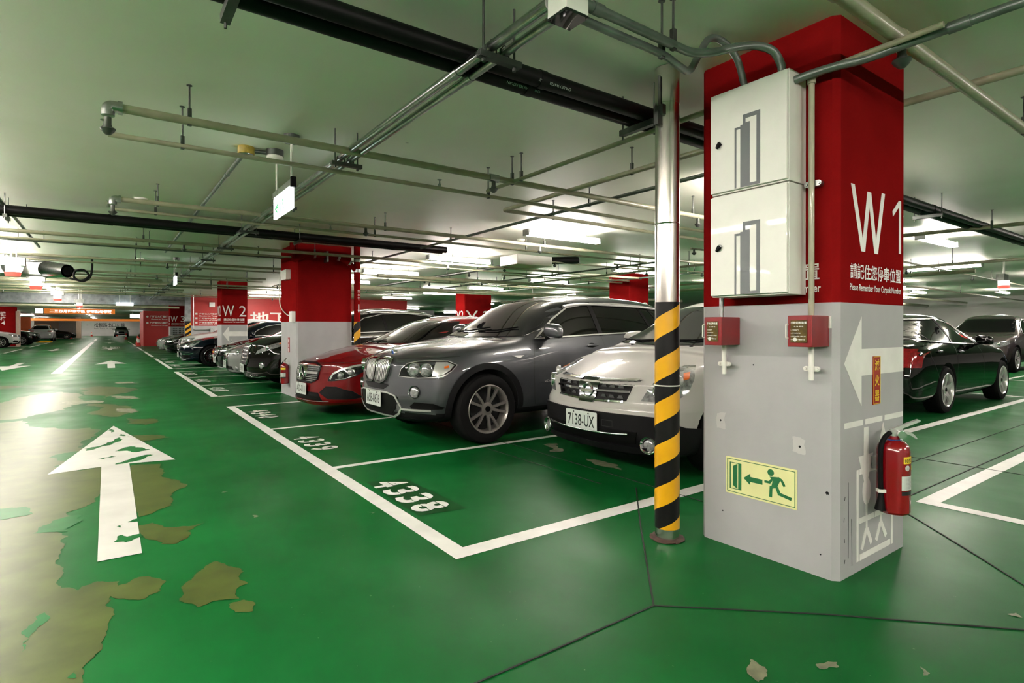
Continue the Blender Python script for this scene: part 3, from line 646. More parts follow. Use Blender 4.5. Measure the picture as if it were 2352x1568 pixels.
# ---- lift core with red walls
t = thing('lift_core', 'red and grey lift core wall with a door and white lettering', 'wall', (7, 31, 0))
bm = B(); box(bm, (3.05, 30.3, 0), (14.2, 30.8, 1.447), 0, 0); box(bm, (3.05, 30.3, 1.447), (14.2, 30.8, ZC-.004), 0, 1); mk('wall_block', bm, ['wall_grey', 'wall_red'], t)
d = mk('door', box(B(), (4.33, 30.26, 0), (5.4, 30.30, 2.15)), 'white_plastic', t); mk('door_handle', tube(B(), [(4.45, 30.24, 1.02), (4.55, 30.24, 1.02)], .03, 10), 'galvanised', d)
decal(t, 'wall_lettering', 'white_paint', (0, 30.299, 0), X, Z, [('t', '地下四層', 5.72, 1.55, 3.6, .62, .02)])
for k, (s, e) in enumerate((('往辦公大樓電梯', 'Elevator to Tower'), ('往購物中心電梯', 'Elevator to Shops'), ('往停車場繳費處', 'Carparking exit'))): decal(t, 'direction_line', 'white_paint', (0, 30.299, 0), X, Z, [('t', s, 3.5, 1.98-.21*k, .75, .075, .02)]); decal(t, 'direction_line', 'white_paint', (0, 30.299, 0), X, Z, [('t', e, 3.5, 1.89-.21*k, .8, .06, .02)]); decal(t, 'direction_icon', 'white_paint', (0, 30.299, 0), X, Z, [rect(3.33, 1.98-.21*k, 3.42, 2.06-.21*k)])
mk('speaker', box(B(), (3.92, 30.22, 2.35), (4.15, 30.30, 2.58), .01), 'box_cream', t)
bm = B(); tube(bm, bend([(3.25, 30.27, 2.9), (3.25, 30.27, 1.25), (3.95, 30.27, 1.25)], .1), .02, 8); box(bm, (3.95, 30.2, 1.14), (4.15, 30.3, 1.36), 0); mk('conduit', bm, 'galvanised', t, smooth=40)
t = thing('sign_wall', 'full-height dark red wall end with white lift directions', 'wall', (2.8, 50, 0))
mk('wall_block', box(B(), (2.1, 50, 0), (3.75, 56, 2.65)), 'wall_red', t)
decal(t, 'wall_lettering', 'white_paint', (0, 49.999, 0), X, Z, [('t', '往辦公大樓電梯', 2.5, 2.15, 1.15, .16, .02), ('t', 'Elevator to Tower', 2.6, 1.98, 1.05, .09, .02), ('t', '往購物中心電梯', 2.5, 1.68, 1.15, .16, .02), ('t', 'Elevator to Shops', 2.6, 1.51, 1.05, .09, .02), circ(2.36, 2.22, .07), circ(2.36, 1.75, .07)])
# far end of the lane and left bays
decal(wf, 'wall_lettering', 'ink_black', (0, 127.999, 0), X, Z, [('t', '松智路出口左轉', -2.15, 1.60, 4.6, .80, .01), ('t', 'Left Turn to Song Zhi Rd', -2.15, 1.30, 4.4, .2, .0), ('t', '←', -3.5, 1.9, 1.0, .16, .0)])
t = thing('side_block', 'orange and tan walls with a roller shutter behind the left bays', 'wall', (-8, 90, 0))
mk('orange_wall', box(B(), (-12.0, 84, 0), (-7.9, 84.3, 2.6)), 'orange_wall', t); mk('tan_wall', box(B(), (-7.9, 96, 0), (-5.4, 96.3, 2.8)), 'tan_wall', t); mk('shutter', box(B(), (-5.4, 96, 0), (-3.6, 96.2, 2.8)), 'shutter', t); mk('orange_pier', box(B(), (-7.9, 80, 0), (-6.9, 80.8, 2.6)), 'orange_wall', t)
t = thing('far_wall', 'pale far wall glimpsed beyond the second row of bays', 'wall', (20, 62, 0)); mk('wall_block', box(B(), (14.3, 62, 0), (34, 62.4, ZC)), 'wall_white', t)
for i, (x, y) in enumerate(((5.3, 64), (5.3, 76))):
    t = thing('orange_column', ('orange column beyond the red sign wall', 'furthest orange column beyond the red sign wall')[i], 'column', (x-1.2, y, 0)); mk('shaft', box(B(), (x-1.2, y, 0), (x-.4, y+.8, ZC)), 'orange_wall', t)
# ---- steel portal across the lane
t = thing('steel_portal', 'grey steel beam across the lane on a post with hazard tape', 'beam', (2.95, 31.2, 0))
bm = B(); box(bm, (-13, 31.1, 2.42), (3.02, 31.35, 2.88)); mk('beam', bm, 'beam_steel', t)
po = mk('post', box(B(), (2.78, 28.9, 0), (3.0, 29.1, ZC-.004)), 'beam_steel', t)
bm = B()
for k in range(4): prism(bm, [(2.78, .95+.26*k), (3.0, .82+.26*k+.26), (3.0, .95+.26*k+.26), (2.78, .82+.26*k+.26)] if False else [(2.78, .60+.24*k), (3.0, .76+.24*k), (3.0, .88+.24*k), (2.78, .72+.24*k)], (0, 28.895, 0), X, Z, .004)
mk('hazard_tape', bm, 'yellow', po)
bm = B(); box(bm, (2.775, 28.897, .55), (3.005, 28.899, 1.65)); mk('tape_backing', bm, 'tape_black', po)
bm = B(); tube(bm, [(-13, 30.6, 2.30), (2.7, 30.6, 2.30)], .05, 10); tag(mk('water_pipe', bm, 'cream_pipe', smooth=50), 'pale pipe running across the lane under the steel beam', 'pipe')
# ================================================================ ceiling services
def hanger(t, p, zp, r, m='dark_steel', clev=True):
    bm = B(); x, y = p
    tube(bm, [(x, y, zp+r), (x, y, ZC)], .0065, 6); lathe(bm, [(0, ZC-.001), (.018, ZC-.002), (.018, ZC-.006), (0, ZC-.007)], (x, y, 0), 'z', 10)
    if clev: box(bm, (x-.013, y-.013, zp-r-.004), (x+.013, y+.013, zp+r+.055), .003)
    return mk('hanger', bm, m, t)
def head(t, x, y, z, up=False, elbow=False):
    bm = B()
    if up: lathe(bm, [(0, z), (.017, z), (.014, z+.03), (.008, z+.035), (.006, z+.06), (.022, z+.068), (.024, z+.072), (0, z+.074)], (x, y, 0), 'z', 12)
    else: lathe(bm, [(0, z), (.019, z), (.019, z-.045), (.022, z-.05), (.024, z-.07)], (x, y, 0), 'z', 12); lathe(bm, [(.040, z-.068), (.042, z-.074), (.030, z-.092), (.014, z-.108), (0, z-.11)], (x, y, 0), 'z', 14)
    return mk('sprinkler_head', bm, 'galvanised' if up else 'dark_steel', t, smooth=50)
def pipe(label, pts, r, m='cream_pipe', hangers=(), heads=(), name='sprinkler_pipe', cat='pipe', bendr=.05, couplings=(), group=None, seg=12, elbow=None):
    t = thing(name, label, cat, pts[0], 0, group)
    bm = B(); tube(bm, bend(pts, bendr) if len(pts) > 2 else pts, r, seg)
    for a in couplings:
        d = (Vector(pts[1])-Vector(pts[0])).normalized(); c = Vector(pts[0])+d*a; tube(bm, [c-d*.03, c+d*.03], r*1.22, seg)
    mk('tube', bm, m, t, smooth=50)
    z = pts[0][2]
    for h in hangers: hanger(t, h[:2], h[2] if len(h) > 2 else z, r)
    for h in heads: head(t, h[0], h[1], h[2] if len(h) > 2 else z, *(h[3:] or (False,)))
    return t
def elbow(t, x, y, z, r):
    bm = B(); tube(bm, bend([(x+.07, y, z), (x, y, z), (x, y, z-.06)], .045), r*1.3, 12); tube(bm, [(x+.05, y, z), (x+.075, y, z)], r*1.5, 12); mk('elbow', bm, 'galvanised', t, smooth=50)
t = pipe('nearest sprinkler pipe across the lane, ending in a grey elbow upper left', [(.06, 4.28, 2.69), (11, 4.28, 2.69)], .028, hangers=[(.44, 4.28), (3.08, 4.28), (5.8, 4.28)], heads=[(.0, 4.28, 2.62), (2.87, 4.28, 2.665), (5.9, 4.28, 2.665)]); elbow(t, .0, 4.28, 2.69, .028)
bm = B(); tube(bm, [(2.82, 4.28, 2.69), (2.92, 4.28, 2.69)], .036, 12); mk('tee', bm, 'galvanised', t, smooth=50)
t = pipe('thinner sprinkler pipe just below the nearest one, with an upright head at its end', [(0, 4.72, 2.64), (9, 4.72, 2.64)], .019, hangers=[(.44, 4.72), (3.10, 4.72), (5.8, 4.72)], heads=[(-.02, 4.72, 2.66, True), (2.55, 4.72, 2.65, True)])
t = pipe('second sprinkler pipe across the lane, ending in an elbow at left', [(.10, 7.40, 2.71), (12, 7.40, 2.71)], .028, hangers=[(.45, 7.4), (3.14, 7.40), (6, 7.4)], heads=[(.04, 7.40, 2.64), (2.86, 7.4, 2.685), (5.9, 7.4, 2.685)]); elbow(t, .04, 7.40, 2.71, .028)
t = pipe('thinner pipe under the second sprinkler pipe, with an upright head at its end', [(.02, 7.78, 2.665), (9, 7.78, 2.665)], .019, hangers=[(.45, 7.78), (3.14, 7.78), (5.9, 7.78)], heads=[(.0, 7.78, 2.68, True), (2.5, 7.78, 2.68, True)])
rows = [(10.55, -6, 12, 'third'), (13.75, -6, 12, 'fourth'), (16.9, -5, 3.6, 'fifth'), (20.1, -8, 9.5, 'sixth'), (23.3, -8, 2.2, 'seventh'), (26.4, -9, 9, 'eighth')]
for i, (y, xa, xb, nth) in enumerate(rows):
    pipe('pale sprinkler pipe crossing the lane, %s from the camera, thicker of its pair' % nth, [(xa, y, 2.70), (xb, y, 2.70)], .028, hangers=[(x, y) for x in (-4, -1.6, .45, 3.1, 6) if xa < x < xb], heads=[(x, y, 2.675) for x in (-3, 1.0, 5.9, 8.8) if xa < x < xb])
    pipe('thin pale pipe crossing the lane, %s from the camera, thinner of its pair' % nth, [(xa-.05, y+.45, 2.655), (xb, y+.45, 2.655)], .018, hangers=[(x, y+.45) for x in (-4, -1.5, .55, 3.2) if xa < x < xb])
for i, (y, z, r, m, lb) in enumerate(((11.9, 2.74, .02, 'dark_steel', 'thin dark cable pipe crossing the lane behind the hanging exit sign'), (18.2, 2.62, .05, 'cream_pipe', 'thick pale pipe crossing the lane before the W2 column'), (21.8, 2.77, .095, 'cream_pipe', 'thickest pale pipe crossing the lane past the W2 column'), (28, 2.80, .05, 'cream_pipe', 'olive pipe crossing the lane before the steel beam'))):
    pipe(lb, [(-11 if i else -7, y, z), (2.9 if i != 1 else 1.2, y, z)], r, m, hangers=[(x, y) for x in (-3.4, .4, 2.4)], seg=14)
# black lagged pairs
def lagged(y, z, r, x0, x1, sp, label, strapx, txt=None):
    for k, (dy, which) in enumerate(((0, 'nearer'), (sp, 'farther'))):
        t = thing('lagged_pipe', label % which, 'pipe', (x0, y+dy, z)); bm = B(); tube(bm, [(x0, y+dy, z), (x1, y+dy, z)], r, 20)
        for a in range(int(x0)+1, int(x1), 2): tube(bm, [(a, y+dy, z), (a+.05, y+dy, z)], r+.004, 20)
        mk('lagging', bm, 'black_lagging', t, smooth=50)
        if txt:
            bm, asp = text_bm(txt[k], .0); xx = txt[2]
            a0 = math.radians(-60-20*k)
            for v in bm.verts:
                a = a0-(v.co.y*.026)/r; v.co = Vector((xx+(1-v.co.x)*.36, y+dy+(r+.002)*math.sin(a)*-1*(-1), 0)) if False else Vector((xx+(1-v.co.x)*.24-.13*k, y+dy-(r+.0015)*math.cos(math.radians(-25)-v.co.y*.014/r), z+(r+.0015)*math.sin(math.radians(-25)-v.co.y*.014/r)))
            mk('stencil', bm, 'plate_white', t, smooth=50)
        if k == 0:
            for sx_ in strapx:
                bm = B(); box(bm, (sx_-.02, y-.09, z-r-.045), (sx_+.02, y+sp+.09, z-r-.005))
                for yy in (y-.075, y+sp+.075): tube(bm, [(sx_, yy, z-r-.07), (sx_, yy, ZC)], .007, 6)
                mk('support', bm, 'dark_steel', t)
lagged(2.53, 2.745, .047, -3.0, 14.5, .13, '%s of the two big black lagged pipes overhead, running to the steel pipe', (.42, 2.92, 5.5, 8.1), ('CHILLED WATER SUPPLY', 'CHILLED WATER RETURN', 1.98))
lagged(9.02, 2.745, .058, -7.0, 5.0, .15, '%s black lagged pipe of the second pair, above the plain column', (-1.0, 2.4), None)
# galvanised conduits along the lane on struts
t = thing('cable_conduit', 'pair of shiny conduits running away along the lane on struts', 'conduit', (1.53, 1.86, 2.70))
bm = B(); tube(bm, [(1.535, 1.86, 2.70), (1.535, 34, 2.70)], .026, 14); mk('tube', bm, 'galvanised', t, smooth=50)
bm = B(); tube(bm, [(1.615, 1.86, 2.69), (1.615, 34, 2.69)], .022, 14); mk('tube', bm, 'galvanised', t, smooth=50)
for yy in (2.62, 5.6, 8.6, 11.6, 14.6, 17.6, 20.6):
    mk('coupling', tube(B(), [(1.535, yy, 2.70), (1.535, yy+.07, 2.70)], .031, 14), 'galvanised', t, smooth=50); mk('coupling', tube(B(), [(1.615, yy, 2.69), (1.615, yy+.07, 2.69)], .027, 14), 'galvanised', t, smooth=50)
for yy in (2.31, 4.52, 6.5, 8.44, 10.4, 12.4, 14.4, 16.4, 18.4, 20.4, 22.4, 24.4, 26.4):
    bm = B(); box(bm, (1.46, yy-.02, 2.635), (1.71, yy+.02, 2.665))
    for xx in (1.49, 1.675): tube(bm, [(xx, yy, 2.62), (xx, yy, ZC)], .006, 6); lathe(bm, [(0, 2.615), (.011, 2.615), (.011, 2.63), (0, 2.63)], (xx, yy, 0), 'z', 6)
    for xx, r in ((1.535, .026), (1.615, .022)): tube(bm, [(xx-r-.006, yy, 2.665), (xx-r-.004, yy, 2.70), (xx, yy, 2.735), (xx+r+.004, yy, 2.70), (xx+r+.006, yy, 2.665)], .004, 6)
    mk('strut', bm, 'dark_steel', t)
t = thing('junction_box', 'white square junction box with a clear cover near the top edge', 'junction box', (1.585, 1.8, 2.62))
mk('body', box(B(), (1.525, 1.74, 2.632), (1.65, 1.86, 2.80), .003), 'box_cream', t); mk('cover', box(B(), (1.525, 1.74, 2.62), (1.65, 1.86, 2.631)), 'glass_mid', t)
bm = B()
for xx in (1.532, 1.643):
    for yy in (1.747, 1.853): lathe(bm, [(0, 2.616), (.004, 2.616), (.004, 2.621)], (xx, yy, 0), 'z', 8)
mk('screw', bm, 'dark_steel', t)
hanger(t, (1.585, 1.80), 2.80, .0, clev=False)
pipe('grey conduit from the junction box dipping and looping into the upper cabinet top', [(1.65, 1.77, 2.70), (2.26, 1.775, 2.70)], .022, 'conduit_grey', name='cable_conduit', cat='conduit', hangers=[(2.25, 1.775)], couplings=(.08,))
t = thing('cable_conduit', 'grey flexible conduit snaking from the straight run to the upper cabinet top corner', 'conduit', (2.26, 1.775, 2.70))
bm = B(); tube(bm, smoothpath([(2.26, 1.775, 2.70), (2.38, 1.76, 2.695), (2.50, 1.72, 2.715), (2.64, 1.68, 2.765), (2.76, 1.64, 2.79), (2.84, 1.60, 2.77), (2.88, 1.58, 2.71), (2.89, 1.575, 2.66)], 10), .021, 12); mk('tube', bm, 'conduit_grey', t, smooth=50)
t = thing('cable_conduit', 'lower grey conduit looping high over the other before entering the cabinet top', 'conduit', (1.65, 1.82, 2.66))
bm = B(); tube(bm, smoothpath([(1.65, 1.82, 2.665), (1.9, 1.82, 2.665), (2.22, 1.82, 2.665), (2.36, 1.83, 2.65), (2.46, 1.84, 2.655), (2.545, 1.85, 2.75), (2.64, 1.85, 2.875), (2.75, 1.84, 2.895), (2.86, 1.82, 2.82), (2.91, 1.80, 2.66)], 10), .019, 12); mk('tube', bm, 'conduit_grey', t, smooth=50); hanger(t, (2.22, 1.82), 2.665, .019)
t = thing('cable_conduit', 'dark grey conduit from the upper cabinet side out past the nearest column', 'conduit', (2.93, 1.53, 2.62))
bm = B(); tube(bm, smoothpath([(2.93, 1.53, 2.615), (2.95, 1.44, 2.625), (2.98, 1.33, 2.63), (3.0, 1.22, 2.625), (3.03, 1.05, 2.64), (3.05, .8, 2.65), (3.05, .3, 2.65), (3.05, -.6, 2.65)], 8), .021, 12); tube(bm, [(3.045, .90, 2.647), (3.048, .82, 2.65)], .026, 12); mk('tube', bm, 'conduit_grey', t, smooth=50)
pipe('pale pipe along the bays from the nearest sprinkler pipes to the column back', [(3.09, 4.72, 2.69), (3.09, 2.19, 2.69)], .018, hangers=[(3.09, 4.15)])
pipe('pale pipe along the bays turning a corner above the grey SUV', [(3.80, 2.19, 2.71), (3.80, 5.45, 2.71), (9.5, 5.45, 2.71)], .024, hangers=[(3.80, 3.45), (4.56, 5.45), (7, 5.45)], bendr=.04)
pipe('pale sprinkler pipe overhead in front of the nearest column, upper right', [(2.0, 1.10, 2.70), (15, 1.10, 2.70)], .034, heads=[(3.10, 1.10, 2.67), (6.1, 1.10, 2.67)], hangers=[(5.2, 1.1), (8, 1.1)], couplings=(.42, 1.1))
pipe('olive pipe passing beside the nearest column near the ceiling', [(4.45, 2.4, 2.86), (4.45, -2, 2.86)], .026)
pipe('dark conduit above the cars that carries the first lamp', [(4.47, 2.2, 2.73), (4.47, 20, 2.73)], .020, 'conduit_grey', name='cable_conduit', cat='conduit', hangers=[(4.47, 4.7), (4.47, 7.9), (4.47, 11.2)])
pipe('thin pale conduit on the ceiling from the yellow box along the lane', [(.99, 5.45, 2.885), (.95, 13.5, 2.885)], .020, 'conduit_grey', name='cable_conduit', cat='conduit', couplings=(.9, 2.6, 5))
pipe('pale pipe crossing behind the grey SUV roof, first', [(5.2, 12.7, 2.58), (14, 12.7, 2.58)], .045, hangers=[(8, 12.7), (11, 12.7)])
pipe('thick pale pipe crossing behind the grey SUV roof, second', [(4.6, 16.1, 2.54), (21, 16.1, 2.54)], .06, hangers=[(8, 16.1), (12.5, 16.1)])
pipe('long pale pipe above the second row of bays', [(9.6, 3.9, 2.70), (10.6, -3, 2.70)], .028, 'cream_pipe', hangers=[(9.8, 2.4)])
for i, (y, z, r) in enumerate(((4.6, 2.66, .022), (6.7, 2.62, .03), (8.9, 2.6, .05), (10.6, 2.5, .08))):
    pipe(('thin pale pipe above the second row, nearest', 'thin pale pipe above the second row, middle', 'pale pipe above the second row, further back', 'thickest pale pipe above the second row at the far side')[i], [(13+i, y, z), (35.5, y+.8, z)], r, hangers=[(x, y+.3) for x in (16, 20, 25)], heads=[(18, y+.2, z-.02)])
t = thing('red_valve_pipe', 'dark red pipe length among the pale pipes above the grey parked SUV', 'pipe', (23, 10, 2.45)); bm = B(); tube(bm, [(24, 10.4, 2.42), (30, 10.7, 2.42)], .10, 16); mk('tube', bm, 'pillar_red', t, smooth=50); hanger(t, (25, 10.45), 2.42, .1); hanger(t, (29, 10.65), 2.42, .1)
t = thing('grey_drum', 'rusty grey vertical pipe end at the right edge under the ceiling', 'pipe', (8.9, 2.6, 2.2)); bm = B(); tube(bm, [(13.25, 2.45, 2.36), (13.25, 2.45, 2.80)], .11, 18); mk('tube', bm, 'brown_rust', t, smooth=50)
pipe('dark cable tray running back between the lamp rows, left', [(7.35, 9.7, 2.74), (7.35, 21, 2.74)], .04, 'dark_steel', name='cable_conduit', cat='conduit', hangers=[(7.35, 11), (7.35, 13.2), (7.35, 16)])
pipe('pale pipe running back beside the dark cable tray', [(7.55, 9.7, 2.76), (7.55, 21, 2.76)], .02, heads=[(7.55, 10.8, 2.75), (7.55, 12.4, 2.75), (7.55, 14.9, 2.75)], hangers=[(7.55, 12)])
for i, (x, ya, yb, z, r, m) in enumerate(((9.2, 7.2, 17, 2.68, .02, 'conduit_grey'), (9.9, 6.2, 14, 2.62, .026, 'cream_pipe'), (11.9, 5.6, 18, 2.70, .022, 'conduit_grey'), (13.8, 2.8, 16, 2.60, .03, 'cream_pipe'), (15.2, 4, 22, 2.55, .045, 'cream_pipe'))):
    pipe(('grey conduit running back past the beige ceiling unit', 'pale pipe running back over the second row of bays, nearer', 'grey conduit running back under the lamp near the steel pipe', 'pale pipe running back over the second row of bays, farther', 'thick pale pipe running back along the far side of the second row')[i], [(x, ya, z), (x, yb, z)], r, m, hangers=[(x, ya+1.2+2.4*k) for k in range(4)], heads=[(x, ya+2+3*k, z-r) for k in range(3)] if m == 'cream_pipe' else ())
for i, (y, xa, xb, z) in enumerate(((6.1, 8.2, 15, 2.70), (8.3, 8.6, 15, 2.66), (9.15, 7.6, 13, 2.72), (11.6, 8, 14.5, 2.66), (14.9, 7.6, 15, 2.68), (18.6, 4.2, 15, 2.66))):
    pipe('pale branch pipe over the second row of bays, %s from the camera' % ('nearest', 'second', 'third', 'fourth', 'fifth', 'farthest')[i], [(xa, y, z), (xb, y, z)], .018, hangers=[(xa+.8+1.9*k, y) for k in range(4)], heads=[(xa+.1, y, z), (xa+3, y, z)])
t = pipe('dark conduit on short struts over the left side of the lane', [(-1.02, 8.2, 2.80), (-1.02, 13.3, 2.80)], .022, 'conduit_grey', name='cable_conduit', cat='conduit')
for yy in (9.6, 12.0):
    bm = B(); box(bm, (-1.22, yy-.02, 2.755), (-.82, yy+.02, 2.775)); tube(bm, [(-1.18, yy, 2.75), (-1.18, yy, ZC)], .006, 6); tube(bm, [(-.86, yy, 2.75), (-.86, yy, ZC)], .006, 6); mk('strut', bm, 'dark_steel', t)
# smoke detectors and boxes
def detector(x, y, label, dark=False):
    t = thing('smoke_detector', label, 'smoke detector', (x, y, ZC))
    if dark: mk('base', lathe(B(), [(0, ZC), (.075, ZC), (.075, ZC-.055), (0, ZC-.055)], (x, y, 0), 'z', 24), 'dark_steel', t, smooth=40)
    z = ZC-(.055 if dark else 0)
    mk('sensor', lathe(B(), [(0, z), (.07, z), (.072, z-.02), (.05, z-.04), (.045, z-.048), (0, z-.05)], (x, y, 0), 'z', 24), 'white_plastic', t, smooth=40)
detector(1.23, 5.40, 'smoke detector on a dark base above the hanging exit sign', True); detector(.33, 8.34, 'smoke detector alone on the green-tinted ceiling at left'); detector(6.07, 8.16, 'smoke detector on the bright ceiling between the lamps'); detector(.6, 15.5, 'small far smoke detector over the lane')
t = thing('ceiling_box', 'round yellow-painted ceiling box beside the smoke detector', 'junction box', (1.0, 5.45, ZC))
mk('body', lathe(B(), [(0, ZC), (.07, ZC), (.07, ZC-.06), (.066, ZC-.065), (0, ZC-.065)], (1.0, 5.45, 0), 'z', 24), 'dull_yellow', t, smooth=40); mk('cover', lathe(B(), [(0, ZC-.064), (.06, ZC-.066), (.055, ZC-.072), (0, ZC-.072)], (1.0, 5.45, 0), 'z', 24), 'galvanised', t, smooth=40); bm = B(); tube(bm, [(1.06, 5.44, ZC-.03), (1.17, 5.41, ZC-.03)], .018, 10); mk('link', bm, 'dark_steel', t, smooth=50)
# hanging exit signs
def exit_sign(x, y0, y1, z0, z1, label, base, arrow_=True):
    t = thing('exit_sign', label, 'exit sign', (x, (y0+y1)/2, z0))
    p = mk('lit_panel', box(B(), (x-.012, y0, z0), (x+.012, y1, z1-.045), .002), 'sign_light', t)
    mk('top_rail', box(B(), (x-.020, y0, z1-.04), (x+.020, y1, z1+.015), .003), 'galvanised', t); mk('end_cap', box(B(), (x-.022, y0-.035, z1-.055), (x+.022, y0, z1+.03), .003), 'black_plastic', t)
    bm = B()
    for yy in (y0+.03, y1-.08): tube(bm, [(x, yy, z1), (x, yy, ZC)], .011, 8)
    mk('rod', bm, 'white_plastic', t, smooth=50)
    mk('ceiling_mount', lathe(B(), [(0, ZC), (.065, ZC), (.065, ZC-.06), (0, ZC-.06)], (x, y0+.03, 0), 'z', 20), 'dark_steel', t, smooth=40)
    O = (x-.0125, 0, 0); w = y1-y0; h = z1-.045-z0; f = lambda a, b: (-y1+a*w, z0+b*h)
    decal(p, 'exit_pictogram', 'sign_glow_green', O, -Y, Z, [('s', [f(.40, .72), f(.40, .15)], .018), ('s', [f(.52, .75), f(.56, .45), f(.60, .22)], .016)]); decal(p, 'exit_arrow', 'sign_glow_green', O, -Y, Z, [('s', [f(.28, .62), f(.12, .45), f(.24, .22)], .018), ('s', [f(.13, .45), f(.30, .47)], .014)])
exit_sign(1.25, 4.87, 5.49, 2.318, 2.545, 'lit white exit sign with green arrow hanging over the lane, the nearest', 0)
exit_sign(1.25, 14.75, 15.35, 2.32, 2.56, 'lit exit sign seen almost edge-on, the second along the lane', 0)
t = thing('exit_sign', 'small lit white box sign hanging far down the lane', 'exit sign', (.55, 31, 2.3)); mk('lit_panel', box(B(), (.27, 30.9, 2.28), (.92, 30.95, 2.50)), 'sign_light', t); mk('rod', tube(tube(B(), [(.4, 30.92, 2.5), (.4, 30.92, ZC)], .01, 6), [(.8, 30.92, 2.5), (.8, 30.92, ZC)], .01, 6), 'white_plastic', t)
t = thing('exit_sign', 'lit box sign beyond the steel portal on the right of the lane', 'exit sign', (1.7, 62, 2.3)); mk('lit_panel', box(B(), (1.6, 62, 2.3), (2.7, 62.05, 2.65)), 'sign_light', t); mk('rod', tube(tube(B(), [(1.8, 62.02, 2.65), (1.8, 62.02, ZC)], .012, 6), [(2.5, 62.02, 2.65), (2.5, 62.02, ZC)], .012, 6), 'white_plastic', t)
# orange lettered banner and red and white direction lamps
t = thing('overhead_banner', 'orange lit banner with white characters over the lane', 'sign', (-1.8, 50, 2.4))
mk('board', box(B(), (-3.6, 50, 2.37), (.38, 50.1, 2.72)), 'orange_sign', t)
decal(t, 'lettering', 'led_white', (0, 49.995, 0), X, Z, [('t', '二三四月租車專區 停車請勿停放', -3.3, 2.43, 3.5, .23, .03)]); mk('lamp_panel', box(B(), (-4.05, 49.98, 2.38), (-3.65, 50.05, 2.70)), 'led_white', t)
t = thing('overhead_banner', 'second, more distant orange strip sign over the lane', 'sign', (-3, 84, 2.3)); mk('board', box(B(), (-7.5, 84, 2.24), (3.4, 84.1, 2.5)), 'orange_sign', t)
def beacon(x, y, z, label, s=1, group=None):
    t = thing('direction_lamp', label, 'lamp', (x, y, z), 0, group)
    mk('housing', box(B(), (x-.17*s, y-.05, z+.11*s), (x+.17*s, y+.10, z+.26*s), .004), 'galvanised', t)
    mk('lens', lathe(B(), [(0, z+.11*s), (.105*s, z+.11*s), (.10*s, z), (.0, z)], (x, y, 0), 'z', 20), 'led_white', t, smooth=40); mk('red_lens', lathe(B(), [(.10*s, z), (.115*s, z-.005*s), (.10*s, z-.07*s), (0, z-.075*s)], (x, y, 0), 'z', 20), 'led_red', t, smooth=40)
    bm = B(); tube(bm, [(x-.02, y, z+.26*s), (x-.02, y, ZC)], .012, 8); tube(bm, [(x+.05, y, z+.26*s), (x+.05, y, ZC)], .012, 8); mk('stem', bm, 'white_plastic', t)
beacon(-1.35, 13.0, 2.30, 'red and white direction lamp, the nearest over the lane at left')
beacon(-1.35, 16.8, 2.29, 'red and white direction lamp over the lane, second nearest')
beacon(-1.35, 23.5, 2.30, 'red and white direction lamp over the lane before the steel beam'); beacon(-.9, 27, 2.2, 'red and white direction lamp just in front of the steel beam', .9)
beacon(16.8, 3.9, 2.30, 'red and white direction lamp at far right, left of the two'); beacon(17.2, 3.2, 2.30, 'red and white direction lamp at far right, right of the two')
# jet fan
t = thing('jet_fan', 'grey twin-nozzle jet fan with looped cable under the ceiling at left', 'fan', (-1.9, 17, 2.6))
bm = B(); box(bm, (-2.2, 16.6, 2.52), (-1.0, 17.3, 2.85), .03); mk('casing', bm, 'galvanised', t)
for a, b in (((-1.75, 16.7, 2.70), (-1.65, 16.1, 2.63)), ((-1.15, 16.7, 2.68), (-.75, 16.2, 2.62))):
    bm = B(); tube(bm, [a, b], [.19, .15], 20, False); n_ = mk('nozzle', bm, 'galvanised', t, smooth=50)
    bm = B(); v = (Vector(b)-Vector(a)).normalized(); tube(bm, [Vector(b)-v*.02, Vector(b)], .10, 20); mk('opening', bm, 'black_plastic', n_)
bm = B(); tube(bm, smoothpath([(-.30, 15.9, 2.9), (-.30, 15.9, 2.7), (-.34, 15.9, 2.48), (-.48, 15.9, 2.38), (-.62, 15.9, 2.46), (-.60, 15.9, 2.60), (-.46, 15.9, 2.64), (-.36, 15.9, 2.52), (-.48, 15.9, 2.40), (-.7, 16.1, 2.45)], 8), .022, 8); mk('cable', bm, 'rubber', t, smooth=60)
t = thing('ceiling_unit', 'beige box unit under the ceiling right of the second lamp', 'box', (7, 9.3, 2.6)); mk('body', box(B(), (6.6, 9.0, 2.60), (7.5, 9.6, 2.80), .01), 'tan_wall' if False else 'box_cream', t); bm = B(); tube(bm, [(7.5, 9.3, 2.75), (8.3, 9.1, 2.80)], .08, 12); mk('duct', bm, 'black_lagging', t, smooth=50)
t = thing('ceiling_unit', 'grey steel gantry panel far behind the red hatchback', 'box', (14, 34, 2.4)); mk('body', box(B(), (14.5, 36, 1.95), (19, 36.3, 2.6)), 'wall_grey', t); mk('lit_panel', box(B(), (15.9, 35.9, 2.0), (16.8, 35.95, 2.35)), 'sign_light', t)
